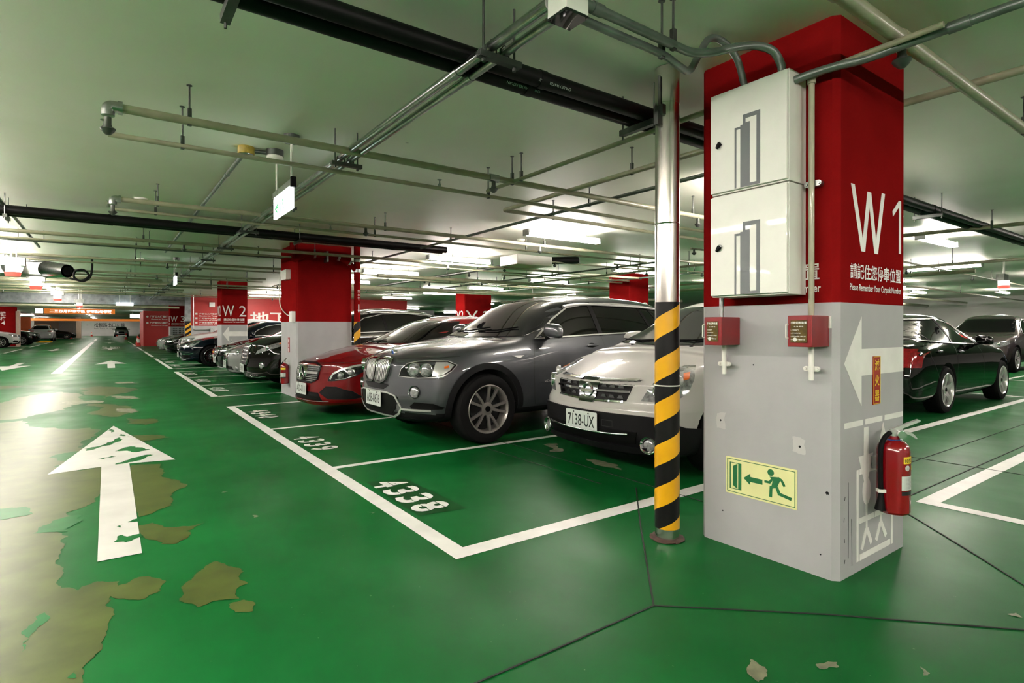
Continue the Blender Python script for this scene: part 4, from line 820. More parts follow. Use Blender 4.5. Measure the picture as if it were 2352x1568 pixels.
# ---- fluorescent lamps
def lamp_proto():
    t = thing('fluorescent_lamp', 'x', 'lamp', (0, 0, 0))
    bm = B(); prism(bm, [(-.03, .045), (-.022, 0), (.022, 0), (.03, .045), (.03, .06), (-.03, .06)], (0, 0, 0), Y, Z, 1.5)
    bmesh.ops.translate(bm, verts=bm.verts, vec=(-.75, 0, 0)); mk('housing', bm, 'white_plastic', t)
    mk('end_cap', box(box(B(), (-.77, -.07, -.035), (-.745, .07, .06)), (.745, -.07, -.035), (.77, .07, .06)), 'galvanised', t)
    bm = B(); tube(bm, [(-.74, .047, -.012), (.74, .047, -.012)], .017, 8); tube(bm, [(-.74, -.047, -.012), (.74, -.047, -.012)], .017, 8); mk('tube', bm, 'tube', t, smooth=60)
    bm = B(); tube(bm, [(-.5, 0, .06), (-.5, 0, .14)], .008, 6); tube(bm, [(.5, 0, .06), (.5, 0, .14)], .008, 6); mk('stem', bm, 'galvanised', t)
    return t
def dup(src, loc, rz, label, group=None):
    r = src.copy(); COL.objects.link(r); r.location = loc; r.rotation_euler = (0, 0, rz); r['label'] = label
    if group: r['group'] = group
    elif 'group' in r: del r['group']
    def rec(a, b):
        for ch in [o for o in KIDS.get(a, [])]:
            c = ch.copy(); COL.objects.link(c); c.parent = b; rec(ch, c)
    rec(src, r); return r
KIDS = {}
def snapshot():
    KIDS.clear()
    for o in bpy.data.objects:
        if o.parent: KIDS.setdefault(o.parent, []).append(o)
lp = lamp_proto(); snapshot()
near = [(5.95, 6.85, 'brightest fluorescent lamp above the grey SUV, nearest of the visible row'), (6.1, 10.4, 'fluorescent lamp above the red hatchback roof, second of its row'), (6.0, 13.75, 'fluorescent lamp third in its row, right of the plain column'),
        (6.0, 17.2, 'fluorescent lamp fourth in its row, glaring beside the plain column'), (5.95, 20.7, 'fluorescent lamp fifth in its row, glaring left of the plain column'), (5.95, 24.2, 'fluorescent lamp lighting the red lift core wall'),
        (5.95, 27.6, 'fluorescent lamp closest to the red lift core wall'), (5.95, 3.4, 'fluorescent lamp hidden behind the nearest column'),
        (10.95, 9.85, 'fluorescent lamp left of the steel pipe over the second row'), (11.2, 13.6, 'fluorescent lamp over the second row, further back'), (11.2, 17.2, 'fluorescent lamp over the second row, third back'), (11.2, 20.8, 'fluorescent lamp over the second row, fourth back'),
        (11.2, 25, 'most distant fluorescent lamp over the second row'), (11.35, 3.50, 'fluorescent lamp just right of the nearest column, the lower one'), (11.1, 6.7, 'fluorescent lamp between the steel pipe and nearest column')]
for i, (x, y, lb) in enumerate(near):
    o = lp if i == 0 else dup(lp, (0, 0, 0), 0, lb)
    o.location = (x, y, 2.77); o['label'] = lb
lane = [-7+1.75*k for k in range(9)]+[8.9+1.75*k for k in range(11)]+[29.9, 34, 36.5, 39, 44, 50.8, 56, 62, 70, 78, 88, 98, 108, 118]  # unseen near stretch has extra lamps added to brighten cabinets and car fronts
for i, y in enumerate(lane): dup(lp, (-1.75, y, 2.79), PI/2, 'fluorescent lamp in the long row over the lane centre', 'lamps over the lane centre line')
for i, (x, y, r) in enumerate(((16.6, 2, PI/2), (16.6, 5, PI/2), (16.6, 8, PI/2), (16.6, -2, PI/2), (16.6, 11, PI/2), (16.6, 15, PI/2), (16.6, 19, PI/2), (22, 4, 0), (22, 8, 0), (27, 4, 0), (27, 9, 0), (31, 11, 0), (27, 14, 0), (30, 7, 0), (18, 28, 0), (18, 38, 0), (20, 50, 0), (26, 30, 0), (26, 46, 0))): dup(lp, (x, y, 2.79), r, 'fluorescent lamp beyond the second row, from a set partly added for brightness', 'lamps beyond the second row')  # outside the lane row, lamps are added to brighten right wall and dark rear
for i, (x, y, r) in enumerate(((8.6, -2.2, 0), (5.95, -4.1, 0), (11.2, -2, 0), (2.0, -3.2, 0))): dup(lp, (x, y, 2.79), r, 'fluorescent lamp on the ceiling behind the camera', 'lamps behind the camera')
for i, (x, y) in enumerate(((-7.5, 8), (-7.5, 15), (-7.5, 22), (-7.5, 30), (-7.5, 40), (-7.5, 52), (-7.5, 66), (-7.5, 82), (6, 44), (6, 52), (-12, 122), (-8, 122), (-3.5, 122), (1.5, 122), (-12, 115), (-7.5, 100))): dup(lp, (x, y, 2.79), 0, 'fluorescent lamp added above the far bays to brighten the lane end', 'lamps added above the far bays')  # added lamps that brighten the dark end wall and the bays
# traffic cones
def cone(x, y, label, s=1, first=[None]):
    t = thing('traffic_cone', label, 'traffic cone', (x, y, 0))
    mk('body', lathe(B(), [(0, .74*s), (.03*s, .74*s), (.15*s, .04*s), (.15*s, .03*s)], (0, 0, 0), 'z', 20), 'cone_red', t, world=False, smooth=60); mk('base', box(B(), (-.19*s, -.19*s, 0), (.19*s, .19*s, .035*s), .01), 'cone_red', t, world=False)
    mk('sleeve', lathe(B(), [(.067*s, .54*s), (.112*s, .28*s)], (0, 0, 0), 'z', 20), 'white_plastic', t, world=False, smooth=60)
cone(1.95, 56, 'red traffic cone left of the two beside the red sign wall'); cone(2.35, 57, 'red traffic cone right of the two beside the red sign wall'); cone(1.75, 84, 'red traffic cone before the car parked at the end wall')
cone(-4.0, 92, 'red traffic cone by the black sedan at far left'); cone(-2.4, 122, 'red traffic cone at the end wall, middle one'); cone(1.2, 122, 'red traffic cone at the end wall, right one'); cone(-6.1, 118, 'red traffic cone by the slim tan column'); cone(1.80, 50.0, 'red traffic cone touching the red sign wall')
t = thing('wheel_stop', 'yellow wheel stop under the white SUV at far left', 'kerb', (-5.2, 70, 0)); mk('kerb', box(B(), (-5.6, 69.6, 0), (-4.4, 69.9, .16), .02), 'yellow', t)
# ================================================================ cars
def lerp(a, b, t): return a+(b-a)*t
def sm(t): t = max(0, min(1, t)); return t*t*(3-2*t)
def pw(pts, x):
    if x <= pts[0][0]: return pts[0][1]
    for (a, b), (c, d) in zip(pts, pts[1:]):
        if x <= c: return lerp(b, d, sm((x-a)/(c-a)) if False else (x-a)/(c-a))
    return pts[-1][1]
class Car:
    """x runs from the nose to the tail, y across (negative = driver's side), z up"""
    def __init__(s, label, loc, rz, paint, L, W, H, wx, wb, R, hood, cowl, wst, peak, rend, rbot, deck, belt, zb=.20, wr=.60, bow=.28, rbow=.14, nose=.10,
                 prof=None, lvl=3, nm='car', cat='car', K=1.09, clad=None, flare=0, rprof=None, wsh=1.0):
        s.L, s.W, s.H, s.R, s.wx, s.wb = L, W, H, R, wx, wb
        s.t = thing(nm, label, cat, loc, rz); s.t.scale = (K, K, K); s.paint = paint
        hw = W/2; s.hw = hw
        # centre-line height of the top surface: hood then windshield, roof, rear window, tail
        hz0, hz1 = hood; cx, cz = cowl; wx_, wz = wst; px, pz = peak; rx, rz_ = rend; bx, bz = rbot; dx, dz = deck or (None, 0)
        b0, b1, b2 = belt         # belt height at nose, cowl, tail
        rows = []
        def row(x, c, zt, zbelt=None, plan=1.0, zbb=None, wrf=1.0):
            rows.append((x, c, zt, zbelt if zbelt is not None else pw([(0, b0), (cx, b1), (L, b2)], x), plan, zbb if zbb is not None else zb, wrf))
        row(0, 0, hz0-.05, b0-.09, .86, zb+.03); row(.07, 0, hz0, b0-.03, .92, zb); row(.26, 0, hz1, b0, .965)
        row(s.wx*.75, 0, lerp(hz1, cz, .42), None, .99); row(s.wx+.05, 0, lerp(hz1, cz, .66)); row(cx-.28, 0, lerp(hz1, cz, .90)); row(cx-.03, 0, cz)
        row(cx+.05, .08, cz+.05); row(lerp(cx, wx_, .35), .38, lerp(cz, wz, .38)); row(lerp(cx, wx_, .75), .80, lerp(cz, wz, .80)); row(wx_, 1, wz)
        row(lerp(wx_, px, .4), 1, lerp(wz, pz, .75)); row(px, 1, pz); row(lerp(px, rx, .55), 1, lerp(pz, rz_, .40)); row(rx, 1, rz_, None, 1, None, .96)
        if dx is None: row(lerp(rx, bx, .5), .8, lerp(rz_, bz, .47), None, .98, None, .97); row(bx, .25, bz, b2-.01, .965); row(L-.10, 0, b2-.09, b2-.12, .95); row(L-.02, 0, b2-.22, b2-.25, .92, zb+.02); row(L, 0, b2-.28, b2-.32, .88, zb+.06)
        else: row(lerp(rx, bx, .5), .62, lerp(rz_, bz, .5)); row(bx, .08, bz, None, .99); row(bx+.08, 0, bz-.01, None, .985); row(lerp(bx, L, .6), 0, lerp(bz, dz, .6), b2, .97); row(L-.10, 0, dz, b2-.01, .94); row(L-.02, 0, dz-.05, b2-.07, .91, zb+.02); row(L, 0, dz-.12, b2-.15, .87, zb+.06)
        rings = []
        for x, c, zt, zl, pl, zbb, wrf in rows:
            wm = hw*pl; w_b = wm*.925 if True else 0; zm = lerp(zbb, zl, .58); zs = lerp(zbb, zl, .86)
            P = [(0, zbb), (.55*wm, zbb), (wm*.90, zbb+.01), (wm*.975, zbb+.10), (wm, zm), (wm*.985, zs), (w_b, zl)]
            wR = wr*wrf
            hoodp = [(w_b*.93, lerp(zl, zt, .55)), (w_b*.80, zt-.012), (w_b*.60, zt), (w_b*.30, zt+.014), (0, zt+.018)]
            zR = zt
            cab = [(lerp(w_b-.02, wR, .50)+.012, lerp(zl, zR, .47)), (wR+.005, zR-.075), (wR*.86, zR-.014), (wR*.45, zR+.012), (0, zR+.018)]
            cc = sm(c) if c < 1 else 1
            P += [(lerp(a[0], b[0], cc), lerp(a[1], b[1], c if i else cc)) for i, (a, b) in enumerate(zip(hoodp, cab))]
            rings.append((x, P))
        bm = B(); n = len(rings[0][1]); V = []
        for x, P in rings:
            r = [bm.verts.new((x, -y, z)) for y, z in P]
            l = [r[0]]+[bm.verts.new((x, y, z)) for y, z in P[1:-1]]+[r[-1]]
            V.append((r, l))
        def q(*vs):
            vs = [v for i, v in enumerate(vs) if v not in vs[:i]]
            if len(vs) > 2: bm.faces.new(vs)
        for (r0, l0), (r1, l1) in zip(V, V[1:]):
            for k in range(n-1): q(r0[k], r0[k+1], r1[k+1], r1[k]); q(l0[k+1], l0[k], l1[k], l1[k+1])
        for r, l, rev in ((V[0][0], V[0][1], 0), (V[-1][0], V[-1][1], 1)):
            for k in range(n-1): q(r[k], r[k+1], l[k+1], l[k]) if not rev else q(l[k], l[k+1], r[k+1], r[k])
        bmesh.ops.recalc_face_normals(bm, faces=bm.faces)
        me = bpy.data.meshes.new('body'); bm.to_mesh(me); bm.free()
        o = bpy.data.objects.new('body', me); COL.objects.link(o)
        md = o.modifiers.new('s', 'SUBSURF'); md.levels = lvl
        dg = bpy.context.evaluated_depsgraph_get(); me2 = bpy.data.meshes.new_from_object(o.evaluated_get(dg)); o.modifiers.clear(); o.data = me2
        # sweep the nose and tail back towards the corners and shape the fascia
        prof = prof or [(zb, .10), (zb+.18, .02), (.50, .0), (.64, .035), (hz0-.02, .10), (hz0+.1, .20)]
        rprof = rprof or [(zb, .10), (zb+.15, .02), (.55, 0), (.8, .04), (b2, .07)]
        xf = wx-R*1.02
        for v in me2.vertices:
            x, y, z = v.co; a = min(abs(y)/hw, 1.0)
            if x < xf+.35:
                k = (1-sm(x/(xf+.35)))
                v.co.x = x+(bow*a**2.5+pw(prof, z)*(1-.4*a))*k
            if x > L-.7:
                k = 1-sm((L-x)/.7); v.co.x = x-(rbow*a**2.5+pw(rprof, z))*k
        s.bvh_mesh = me2.copy()
        bb = B(); bb.from_mesh(me2); s.bvh = BVHTree.FromBMesh(bb); bb.free()
        # cut the wheel arches
        s.Ra = R*1.13
        cut = B()
        for xx in (wx, wx+wb):
            for sg in (-1, 1):
                tube(cut, [(xx, sg*(hw-.34), R*1.02), (xx, sg*(hw+.3), R*1.02)], s.Ra, 40 if lvl > 2 else 24)
        bmesh.ops.recalc_face_normals(cut, faces=cut.faces)
        cm = bpy.data.meshes.new('c'); cut.to_mesh(cm); cut.free(); co = bpy.data.objects.new('c', cm); COL.objects.link(co)
        md = o.modifiers.new('b', 'BOOLEAN'); md.object = co; md.operation = 'DIFFERENCE'; md.solver = 'EXACT'
        dg = bpy.context.evaluated_depsgraph_get(); me3 = bpy.data.meshes.new_from_object(o.evaluated_get(dg)); o.modifiers.clear(); o.data = me3
        bpy.data.objects.remove(co)
        me3.materials.clear(); me3.materials.append(M[paint]); me3.materials.append(M['wheel_well']); me3.materials.append(M['matte_plastic'])
        for p in me3.polygons:
            c = p.center; mi = 0
            for xx in (wx, wx+wb):
                if (c.x-xx)**2+(c.z-R*1.02)**2 < (s.Ra+.002)**2 and abs(c.y) < hw+.05: mi = 1
            if mi == 0 and (c.z < zb+.035 or (clad and c.z < clad)): mi = 2
            p.material_index = mi; p.use_smooth = True
        me3.set_sharp_from_angle(angle=math.radians(38))
        o.name = 'body'; o.parent = s.t; s.body = o
    def fr(s, a):
        a = math.radians(a); return Vector((math.cos(a), math.sin(a), 0)), Vector((math.sin(a), -math.cos(a), 0))
    def cast(s, a, u, v, top=False):
        if top: o, d = Vector((u, v, 4)), Vector((0, 0, -1))
        else:
            d, U = s.fr(a); o = U*u+Z*v-d*6+Vector((s.L*.5*0, 0, 0))
            if a > 60: o = Vector((0, 0, 0))+U*u+Z*v-d*4
        h = s.bvh.ray_cast(o, d)
        if h[0] is None:
            h = s.bvh.find_nearest(o+d*(6 if not top else 2.5))
            if h[0] is None: return o+d*4, -d
        n = h[1] if h[1].dot(d) < 0 else -h[1]
        return h[0], n
    def _out(s, name, bm, m, parent, mirror, label, smooth=50):
        obs = []
        if mirror:
            b2 = bm.copy()
            for v in b2.verts: v.co.y = -v.co.y
            obs.append(mk(name, b2, m, parent[1] if isinstance(parent, tuple) else parent or s.t, world=False, label=label, smooth=smooth))
        obs.insert(0, mk(name, bm, m, parent[0] if isinstance(parent, tuple) else parent or s.t, world=False, label=label, smooth=smooth))
        return obs if mirror else obs[0]
    def patch(s, name, m, poly, a=0, off=.004, step=.05, parent=None, mirror=False, label=None, top=False, skirt=.012, dome=0):
        bm = B(); vs = [bm.verts.new((p[0], p[1], 0)) for p in poly]; bm.faces.new(vs)
        us = [p[0] for p in poly]; ws = [p[1] for p in poly]
        for lo, hi, ax in ((min(us), max(us), Vector((1, 0, 0))), (min(ws), max(ws), Vector((0, 1, 0)))):
            n = int((hi-lo)/step)
            for k in range(1, n+1):
                g = list(bm.verts)+list(bm.edges)+list(bm.faces)
                bmesh.ops.bisect_plane(bm, geom=g, plane_co=ax*(lo+(hi-lo)*k/(n+1)), plane_no=ax)
        bmesh.ops.triangulate(bm, faces=[f for f in bm.faces if len(f.verts) > 4])
        be = [e for e in bm.edges if e.is_boundary]; bset = set(v for e in be for v in e.verts)
        cu, cv = (min(us)+max(us))/2, (min(ws)+max(ws))/2
        base = {}
        for v in bm.verts:
            u, w = v.co.x, v.co.y; p, n = s.cast(a, u, w, top); base[v] = (p, n)
            o_ = off+(0 if v in bset or not dome else dome*(1-max(abs(u-cu)/((max(us)-min(us))/2+1e-6), abs(w-cv)/((max(ws)-min(ws))/2+1e-6))**2))
            v.co = p+n*o_
        if skirt:
            r = bmesh.ops.extrude_edge_only(bm, edges=be); nv = [g for g in r['geom'] if isinstance(g, bmesh.types.BMVert)]
            d = Vector((0, 0, -1)) if top else s.fr(a)[0]
            for v in nv: v.co += d*(skirt+off)
        return s._out(name, bm, m, parent, mirror, label)
    def ribbon(s, name, m, pts, w, a=0, off=.004, step=.05, parent=None, mirror=False, closed=False, label=None, top=False, th=.0):
        P = [Vector(p) for p in pts]
        if closed: P.append(P[0])
        Q = []
        for p, q in zip(P, P[1:]):
            n = max(1, int((q-p).length/step))
            for k in range(n): Q.append(p.lerp(q, k/n))
        Q.append(P[-1]); bm = B(); A, Bv = [], []
        for i, p in enumerate(Q):
            if closed and i in (0, len(Q)-1): d = (Q[1]-Q[0]).normalized()+(Q[-1]-Q[-2]).normalized()
            else: d = Q[min(i+1, len(Q)-1)]-Q[max(i-1, 0)]
            d.normalize(); nn = Vector((-d.y, d.x))
            for lst, sg in ((A, 1), (Bv, -1)):
                uv = p+nn*w/2*sg; h, n = s.cast(a, uv.x, uv.y, top); lst.append(bm.verts.new(h+n*off))
        for i in range(len(Q)-1): bm.faces.new((A[i], A[i+1], Bv[i+1], Bv[i]))
        if th:
            be = [e for e in bm.edges]; r = bmesh.ops.extrude_face_region(bm, geom=list(bm.faces)); nv = [g for g in r['geom'] if isinstance(g, bmesh.types.BMVert)]
            d = Vector((0, 0, -1)) if top else s.fr(a)[0]
            for v in nv: v.co -= d*th
        return s._out(name, bm, m, parent, mirror, label)
    def rod(s, name, m, pts, r, a=0, off=.01, parent=None, mirror=False, n=6, top=False, label=None):
        P = smoothpath([(p[0], p[1], 0) for p in pts], n); Q = []
        for p in P: h, nn = s.cast(a, p.x, p.y, top); Q.append(h+nn*off)
        bm = B(); tube(bm, Q, r, 8); return s._out(name, bm, m, parent, mirror, label)
    def lens(s, name, m, u, v, r, a=0, off=.0, parent=None, mirror=False, depth=.02, ry=None, ring=None, seg=20, label=None):
        """a round element facing the ray direction"""
        h, n = s.cast(a, u, v); d, U = s.fr(a); n = -d; bm = B(); ry = ry or r
        def P(rr, k, hh): return h+U*(rr*math.cos(k))+Z*(rr*ry/r*math.sin(k))+n*(off+hh)
        prof = [(r, -.03), (r, 0), (r*.8, depth*.6), (r*.4, depth*.93), (0, depth)] if ring is None else [(r, -.04), (r, depth*.5), (r-ring*.3, depth), (r-ring, depth*.6), (r-ring*1.3, -.01)]
        rings = []
        for rr, hh in prof:
            rings.append([bm.verts.new(P(0, 0, hh))] if rr == 0 else [bm.verts.new(P(rr, 2*PI*k/seg, hh)) for k in range(seg)])
        for A, Bq in zip(rings, rings[1:]):
            for k in range(seg):
                if len(Bq) == 1: bm.faces.new((A[k], A[(k+1) % seg], Bq[0]))
                else: bm.faces.new((A[k], A[(k+1) % seg], Bq[(k+1) % seg], Bq[k]))
        return s._out(name, bm, m, parent, mirror, label)
    def plate(s, txt, z, off=.012, rear=False, w=.38, h=.16):
        hx, _ = s.cast(0, 0, z); x = hx.x-off-.008
        if rear: x = s.L-.05
        o = mk('number_plate', box(B(), (x, -w/2, z-h/2), (x+.006, w/2, z+h/2), .002) if False else prism(B(), rrect(-w/2, z-h/2, w/2, z+h/2, .012), (x+.006, 0, 0), -Y, Z, .006), 'plate_white', s.t, world=False)
        # seen from the front the car's driver's side (-y) is on the right
        bm = B(); put_text(bm, txt, Vector((x-.0012, w/2-.028, z-h/2+.030)), -Y, Z, w-.056, h-.062, .012); mk('plate_characters', bm, 'ink_black', o, world=False)
        bm = B()
        for yy in (-.09, .09): lathe(bm, [(0, -.003), (.007, -.003), (.007, 0)], (x, yy, z+h/2-.016), 'x', 8)
        mk('plate_bolt', bm, 'ink_black', o, world=False)
        return o
    def wheels(s, style='twin', n=5, rimc='dark_chrome', width=.225, detail=True, inset=.012, rr=.70):
        R = s.R; key = (round(R, 3), style, n, rimc, width, detail, rr)
        if key not in WH:
            w = width/2; r1 = R*rr
            bm = B(); lathe(bm, [(r1-.01, -w+.01), (r1+.006, -w-.002), (R*.86, -w-.010), (R*.95, -w+.004), (R*.99, -w+.030), (R, -w+.05), (R, w-.05), (R*.97, w-.01), (R*.85, w), (r1, w-.01)], (0, 0, 0), 'y', 48)
            if detail:
                for gy in (-.045, 0, .045): lathe(bm, [(R+.0008, gy-.006), (R+.0012, gy), (R+.0008, gy+.006)], (0, 0, 0), 'y', 48)
            ty = bm
            bm = B(); lathe(bm, [(r1+.004, -w-.004), (r1-.004, -w-.010), (r1-.016, -w+.004), (r1-.026, -w+.03), (r1-.03, w-.02)], (0, 0, 0), 'y', 48)
            def spoke(a, wi, wo, tw=0):
                c, sn = math.cos(a), math.sin(a); c2, s2 = math.cos(a+tw), math.sin(a+tw)
                r0, r2 = R*.13, r1-.010; y0, y1 = -w+.030, -w+.004
                def pt(r, off, y, k): cc, ss = (c, sn) if k == 0 else (c2, s2); return Vector((r*cc-off*ss, y, r*ss+off*cc))
                f = [bm.verts.new(pt(r0, -wi, y0, 0)), bm.verts.new(pt(r0, wi, y0, 0)), bm.verts.new(pt((r0+r2)/2, (wi+wo)/2*.85, y1+.004, 1)), bm.verts.new(pt(r2, wo, y1, 1)), bm.verts.new(pt(r2, -wo, y1, 1)), bm.verts.new(pt((r0+r2)/2, -(wi+wo)/2*.85, y1+.004, 1))]
                bk = [bm.verts.new(v.co+Vector((0, .028, 0))) for v in f]
                bm.faces.new((f[0], f[1], f[2], f[5])); bm.faces.new((f[5], f[2], f[3], f[4]))
                for i in range(6): bm.faces.new((f[i], bk[i], bk[(i+1) % 6], f[(i+1) % 6]))
            for k in range(n):
                a = 2*PI*k/n+PI/2
                if style == 'twin': spoke(a-.13, .016, .014, -.10); spoke(a+.13, .016, .014, .10)
                elif style == 'star': spoke(a, .040, .022)
                elif style == 'multi': spoke(a, .011, .009)
            lathe(bm, [(R*.19, -w+.05), (R*.19, -w+.026), (R*.10, -w+.020), (0, -w+.018)], (0, 0, 0), 'y', 24)
            rim = bm
            bm = B(); lathe(bm, [(0, -w+.070), (r1*.72, -w+.072), (r1*.72, -w+.085), (r1-.03, -w+.10), (r1-.03, w-.03), (0, w-.03)], (0, 0, 0), 'y', 32); disc = bm
            bm = B(); lathe(bm, [(R*.085, -w+.022), (R*.085, -w+.012), (0, -w+.009)], (0, 0, 0), 'y', 20); cap = bm
            L_ = []
            for nm_, b_, m_ in (('wheel', ty, 'rubber'), ('rim', rim, rimc), ('brake_disc', disc, 'wheel_well'), ('hub_cap', cap, 'black_plastic')):
                me = bpy.data.meshes.new(nm_); bmesh.ops.recalc_face_normals(b_, faces=b_.faces); b_.to_mesh(me); b_.free(); me.materials.append(M[m_])
                me.polygons.foreach_set('use_smooth', [True]*len(me.polygons)); me.set_sharp_from_angle(angle=math.radians(35)); L_.append((nm_, me))
            WH[key] = L_
        for xx in (s.wx, s.wx+s.wb):
            for sg in (-1, 1):
                w0 = None
                for nm_, me in WH[key]:
                    o = bpy.data.objects.new(nm_, me); COL.objects.link(o)
                    if w0 is None: w0 = o; o.parent = s.t; o.location = (xx, sg*(s.hw-width/2-inset), R); o.rotation_euler = (0, .35*xx, 0 if sg < 0 else PI)
                    else: o.parent = w0
    # ---------------------------------------------------------- shared details
    def glasshouse(s, side, front, rear=None, m='glass_dark', trim=None, pill=(), fm=None, rm=None, roofrail=None):
        """side: polygon in (x, z); front / rear: polygons in (y, z)"""
        w = s.patch('side_window', m, side, 90, .007, .05, mirror=True, skirt=.006)
        if trim: s.ribbon('window_trim', trim, side, .016, 90, .012, .05, mirror=True, closed=True, th=.004)
        for x0, z0, x1, z1, wd in pill: s.ribbon('door_pillar', 'black_plastic', [(x0, z0), (x1, z1)], wd, 90, .0105, .05, mirror=True)
        s.windshield = s.patch('windshield', fm or m, front, 0, .007, .06, skirt=.006)
        if rear:
            bm = B()
            d0 = s.fr
            # rear glass: cast from behind
            vs = [bm.verts.new((p[0], p[1], 0)) for p in rear]; bm.faces.new(vs)
            for ax, lo, hi in ((Vector((1, 0, 0)), min(p[0] for p in rear), max(p[0] for p in rear)), (Vector((0, 1, 0)), min(p[1] for p in rear), max(p[1] for p in rear))):
                n = int((hi-lo)/.07)
                for k in range(1, n+1): bmesh.ops.bisect_plane(bm, geom=list(bm.verts)+list(bm.edges)+list(bm.faces), plane_co=ax*(lo+(hi-lo)*k/(n+1)), plane_no=ax)
            for v in bm.verts:
                h = s.bvh.ray_cast(Vector((s.L+3, v.co.x, v.co.y)), Vector((-1, 0, 0)))
                v.co = h[0]+h[1]*.004 if h[0] is not None else Vector((s.L, v.co.x, v.co.y))
            mk('rear_window', bm, rm or m, s.t, world=False, smooth=50)
    def seam(s, pts, a=90, w=.007): return s.ribbon('panel_gap', 'ink_black', pts, w, a, .0012, .04, mirror=(a != 0))
    def rearp(s, name, m, poly, off=.006, step=.05, mirror=False, label=None):
        bm = B(); vs = [bm.verts.new((p[0], p[1], 0)) for p in poly]; bm.faces.new(vs)
        for ax, lo, hi in ((Vector((1, 0, 0)), min(p[0] for p in poly), max(p[0] for p in poly)), (Vector((0, 1, 0)), min(p[1] for p in poly), max(p[1] for p in poly))):
            n = int((hi-lo)/step)
            for k in range(1, n+1): bmesh.ops.bisect_plane(bm, geom=list(bm.verts)+list(bm.edges)+list(bm.faces), plane_co=ax*(lo+(hi-lo)*k/(n+1)), plane_no=ax)
        for v in bm.verts:
            h = s.bvh.ray_cast(Vector((s.L+3, v.co.x, v.co.y)), Vector((-1, 0, 0)))
            if h[0] is None: h = s.bvh.find_nearest(Vector((s.L, v.co.x, v.co.y)))
            v.co = h[0]+h[1]*off
        return s._out(name, bm, m, None, mirror, label)
    def mirror_(s, x, z, m=None, size=1, y=None):
        hp, n = s.cast(90, x, z); y0 = hp.y if y is None else y
        bm = B(); bmesh.ops.create_uvsphere(bm, u_segments=20, v_segments=12, radius=1)
        for v in bm.verts:
            c = v.co; k = lambda q: math.copysign(abs(q)**.62, q)
            v.co = Vector((x+.02+k(c.x)*.075*size*(1.0 if c.x < 0 else .55), y0-.15*size+k(c.y)*.125*size, z+.075*size+k(c.z)*.078*size+.02*c.y))
        ms = s._out('mirror', bm, m or s.paint, None, True, None)
        bm = B(); tube(bm, [(x+.03, y0+.03, z-.01), (x+.02, y0-.05, z), (x+.02, y0-.12, z+.03)], [.028, .022, .02], 8); s._out('mirror_arm', bm, 'black_plastic', tuple(ms), True, None)
    def handle(s, x, z, m=None, tr=None):
        h, n = s.cast(90, x, z); bm = B(); bmesh.ops.create_uvsphere(bm, u_segments=14, v_segments=8, radius=1)
        for v in bm.verts: v.co = Vector((x+v.co.x*.10, h.y-.016+v.co.y*.014, z+v.co.z*.017))
        s._out('door_handle', bm, m or s.paint, None, True, None)
        s.patch('handle_recess', 'black_plastic', [(x+.06*math.cos(t*.5236), z+.028*math.sin(t*.5236)) for t in range(12)], 90, .0015, .2, mirror=True, skirt=0)
    def wiper(s, pts, a=0):
        P = []
        for u, v in pts: h, n = s.cast(a, u, v); P.append(h+n*.022)
        bm = B(); tube(bm, P, .009, 6); mk('wiper', bm, 'black_plastic', s.t, world=False, smooth=40)
    def arch_trim(s, wd=.06, m='matte_plastic', off=.012):
        for xx in (s.wx, s.wx+s.wb):
            r = s.Ra+wd/2-.004; pts = [(xx+r*math.cos(a_), s.R*1.02+r*math.sin(a_)) for a_ in [math.radians(-22+k*224/30) for k in range(31)]]
            s.ribbon('arch_trim', m, pts, wd, 90, off, .08, mirror=True, th=.004)
WH = {}
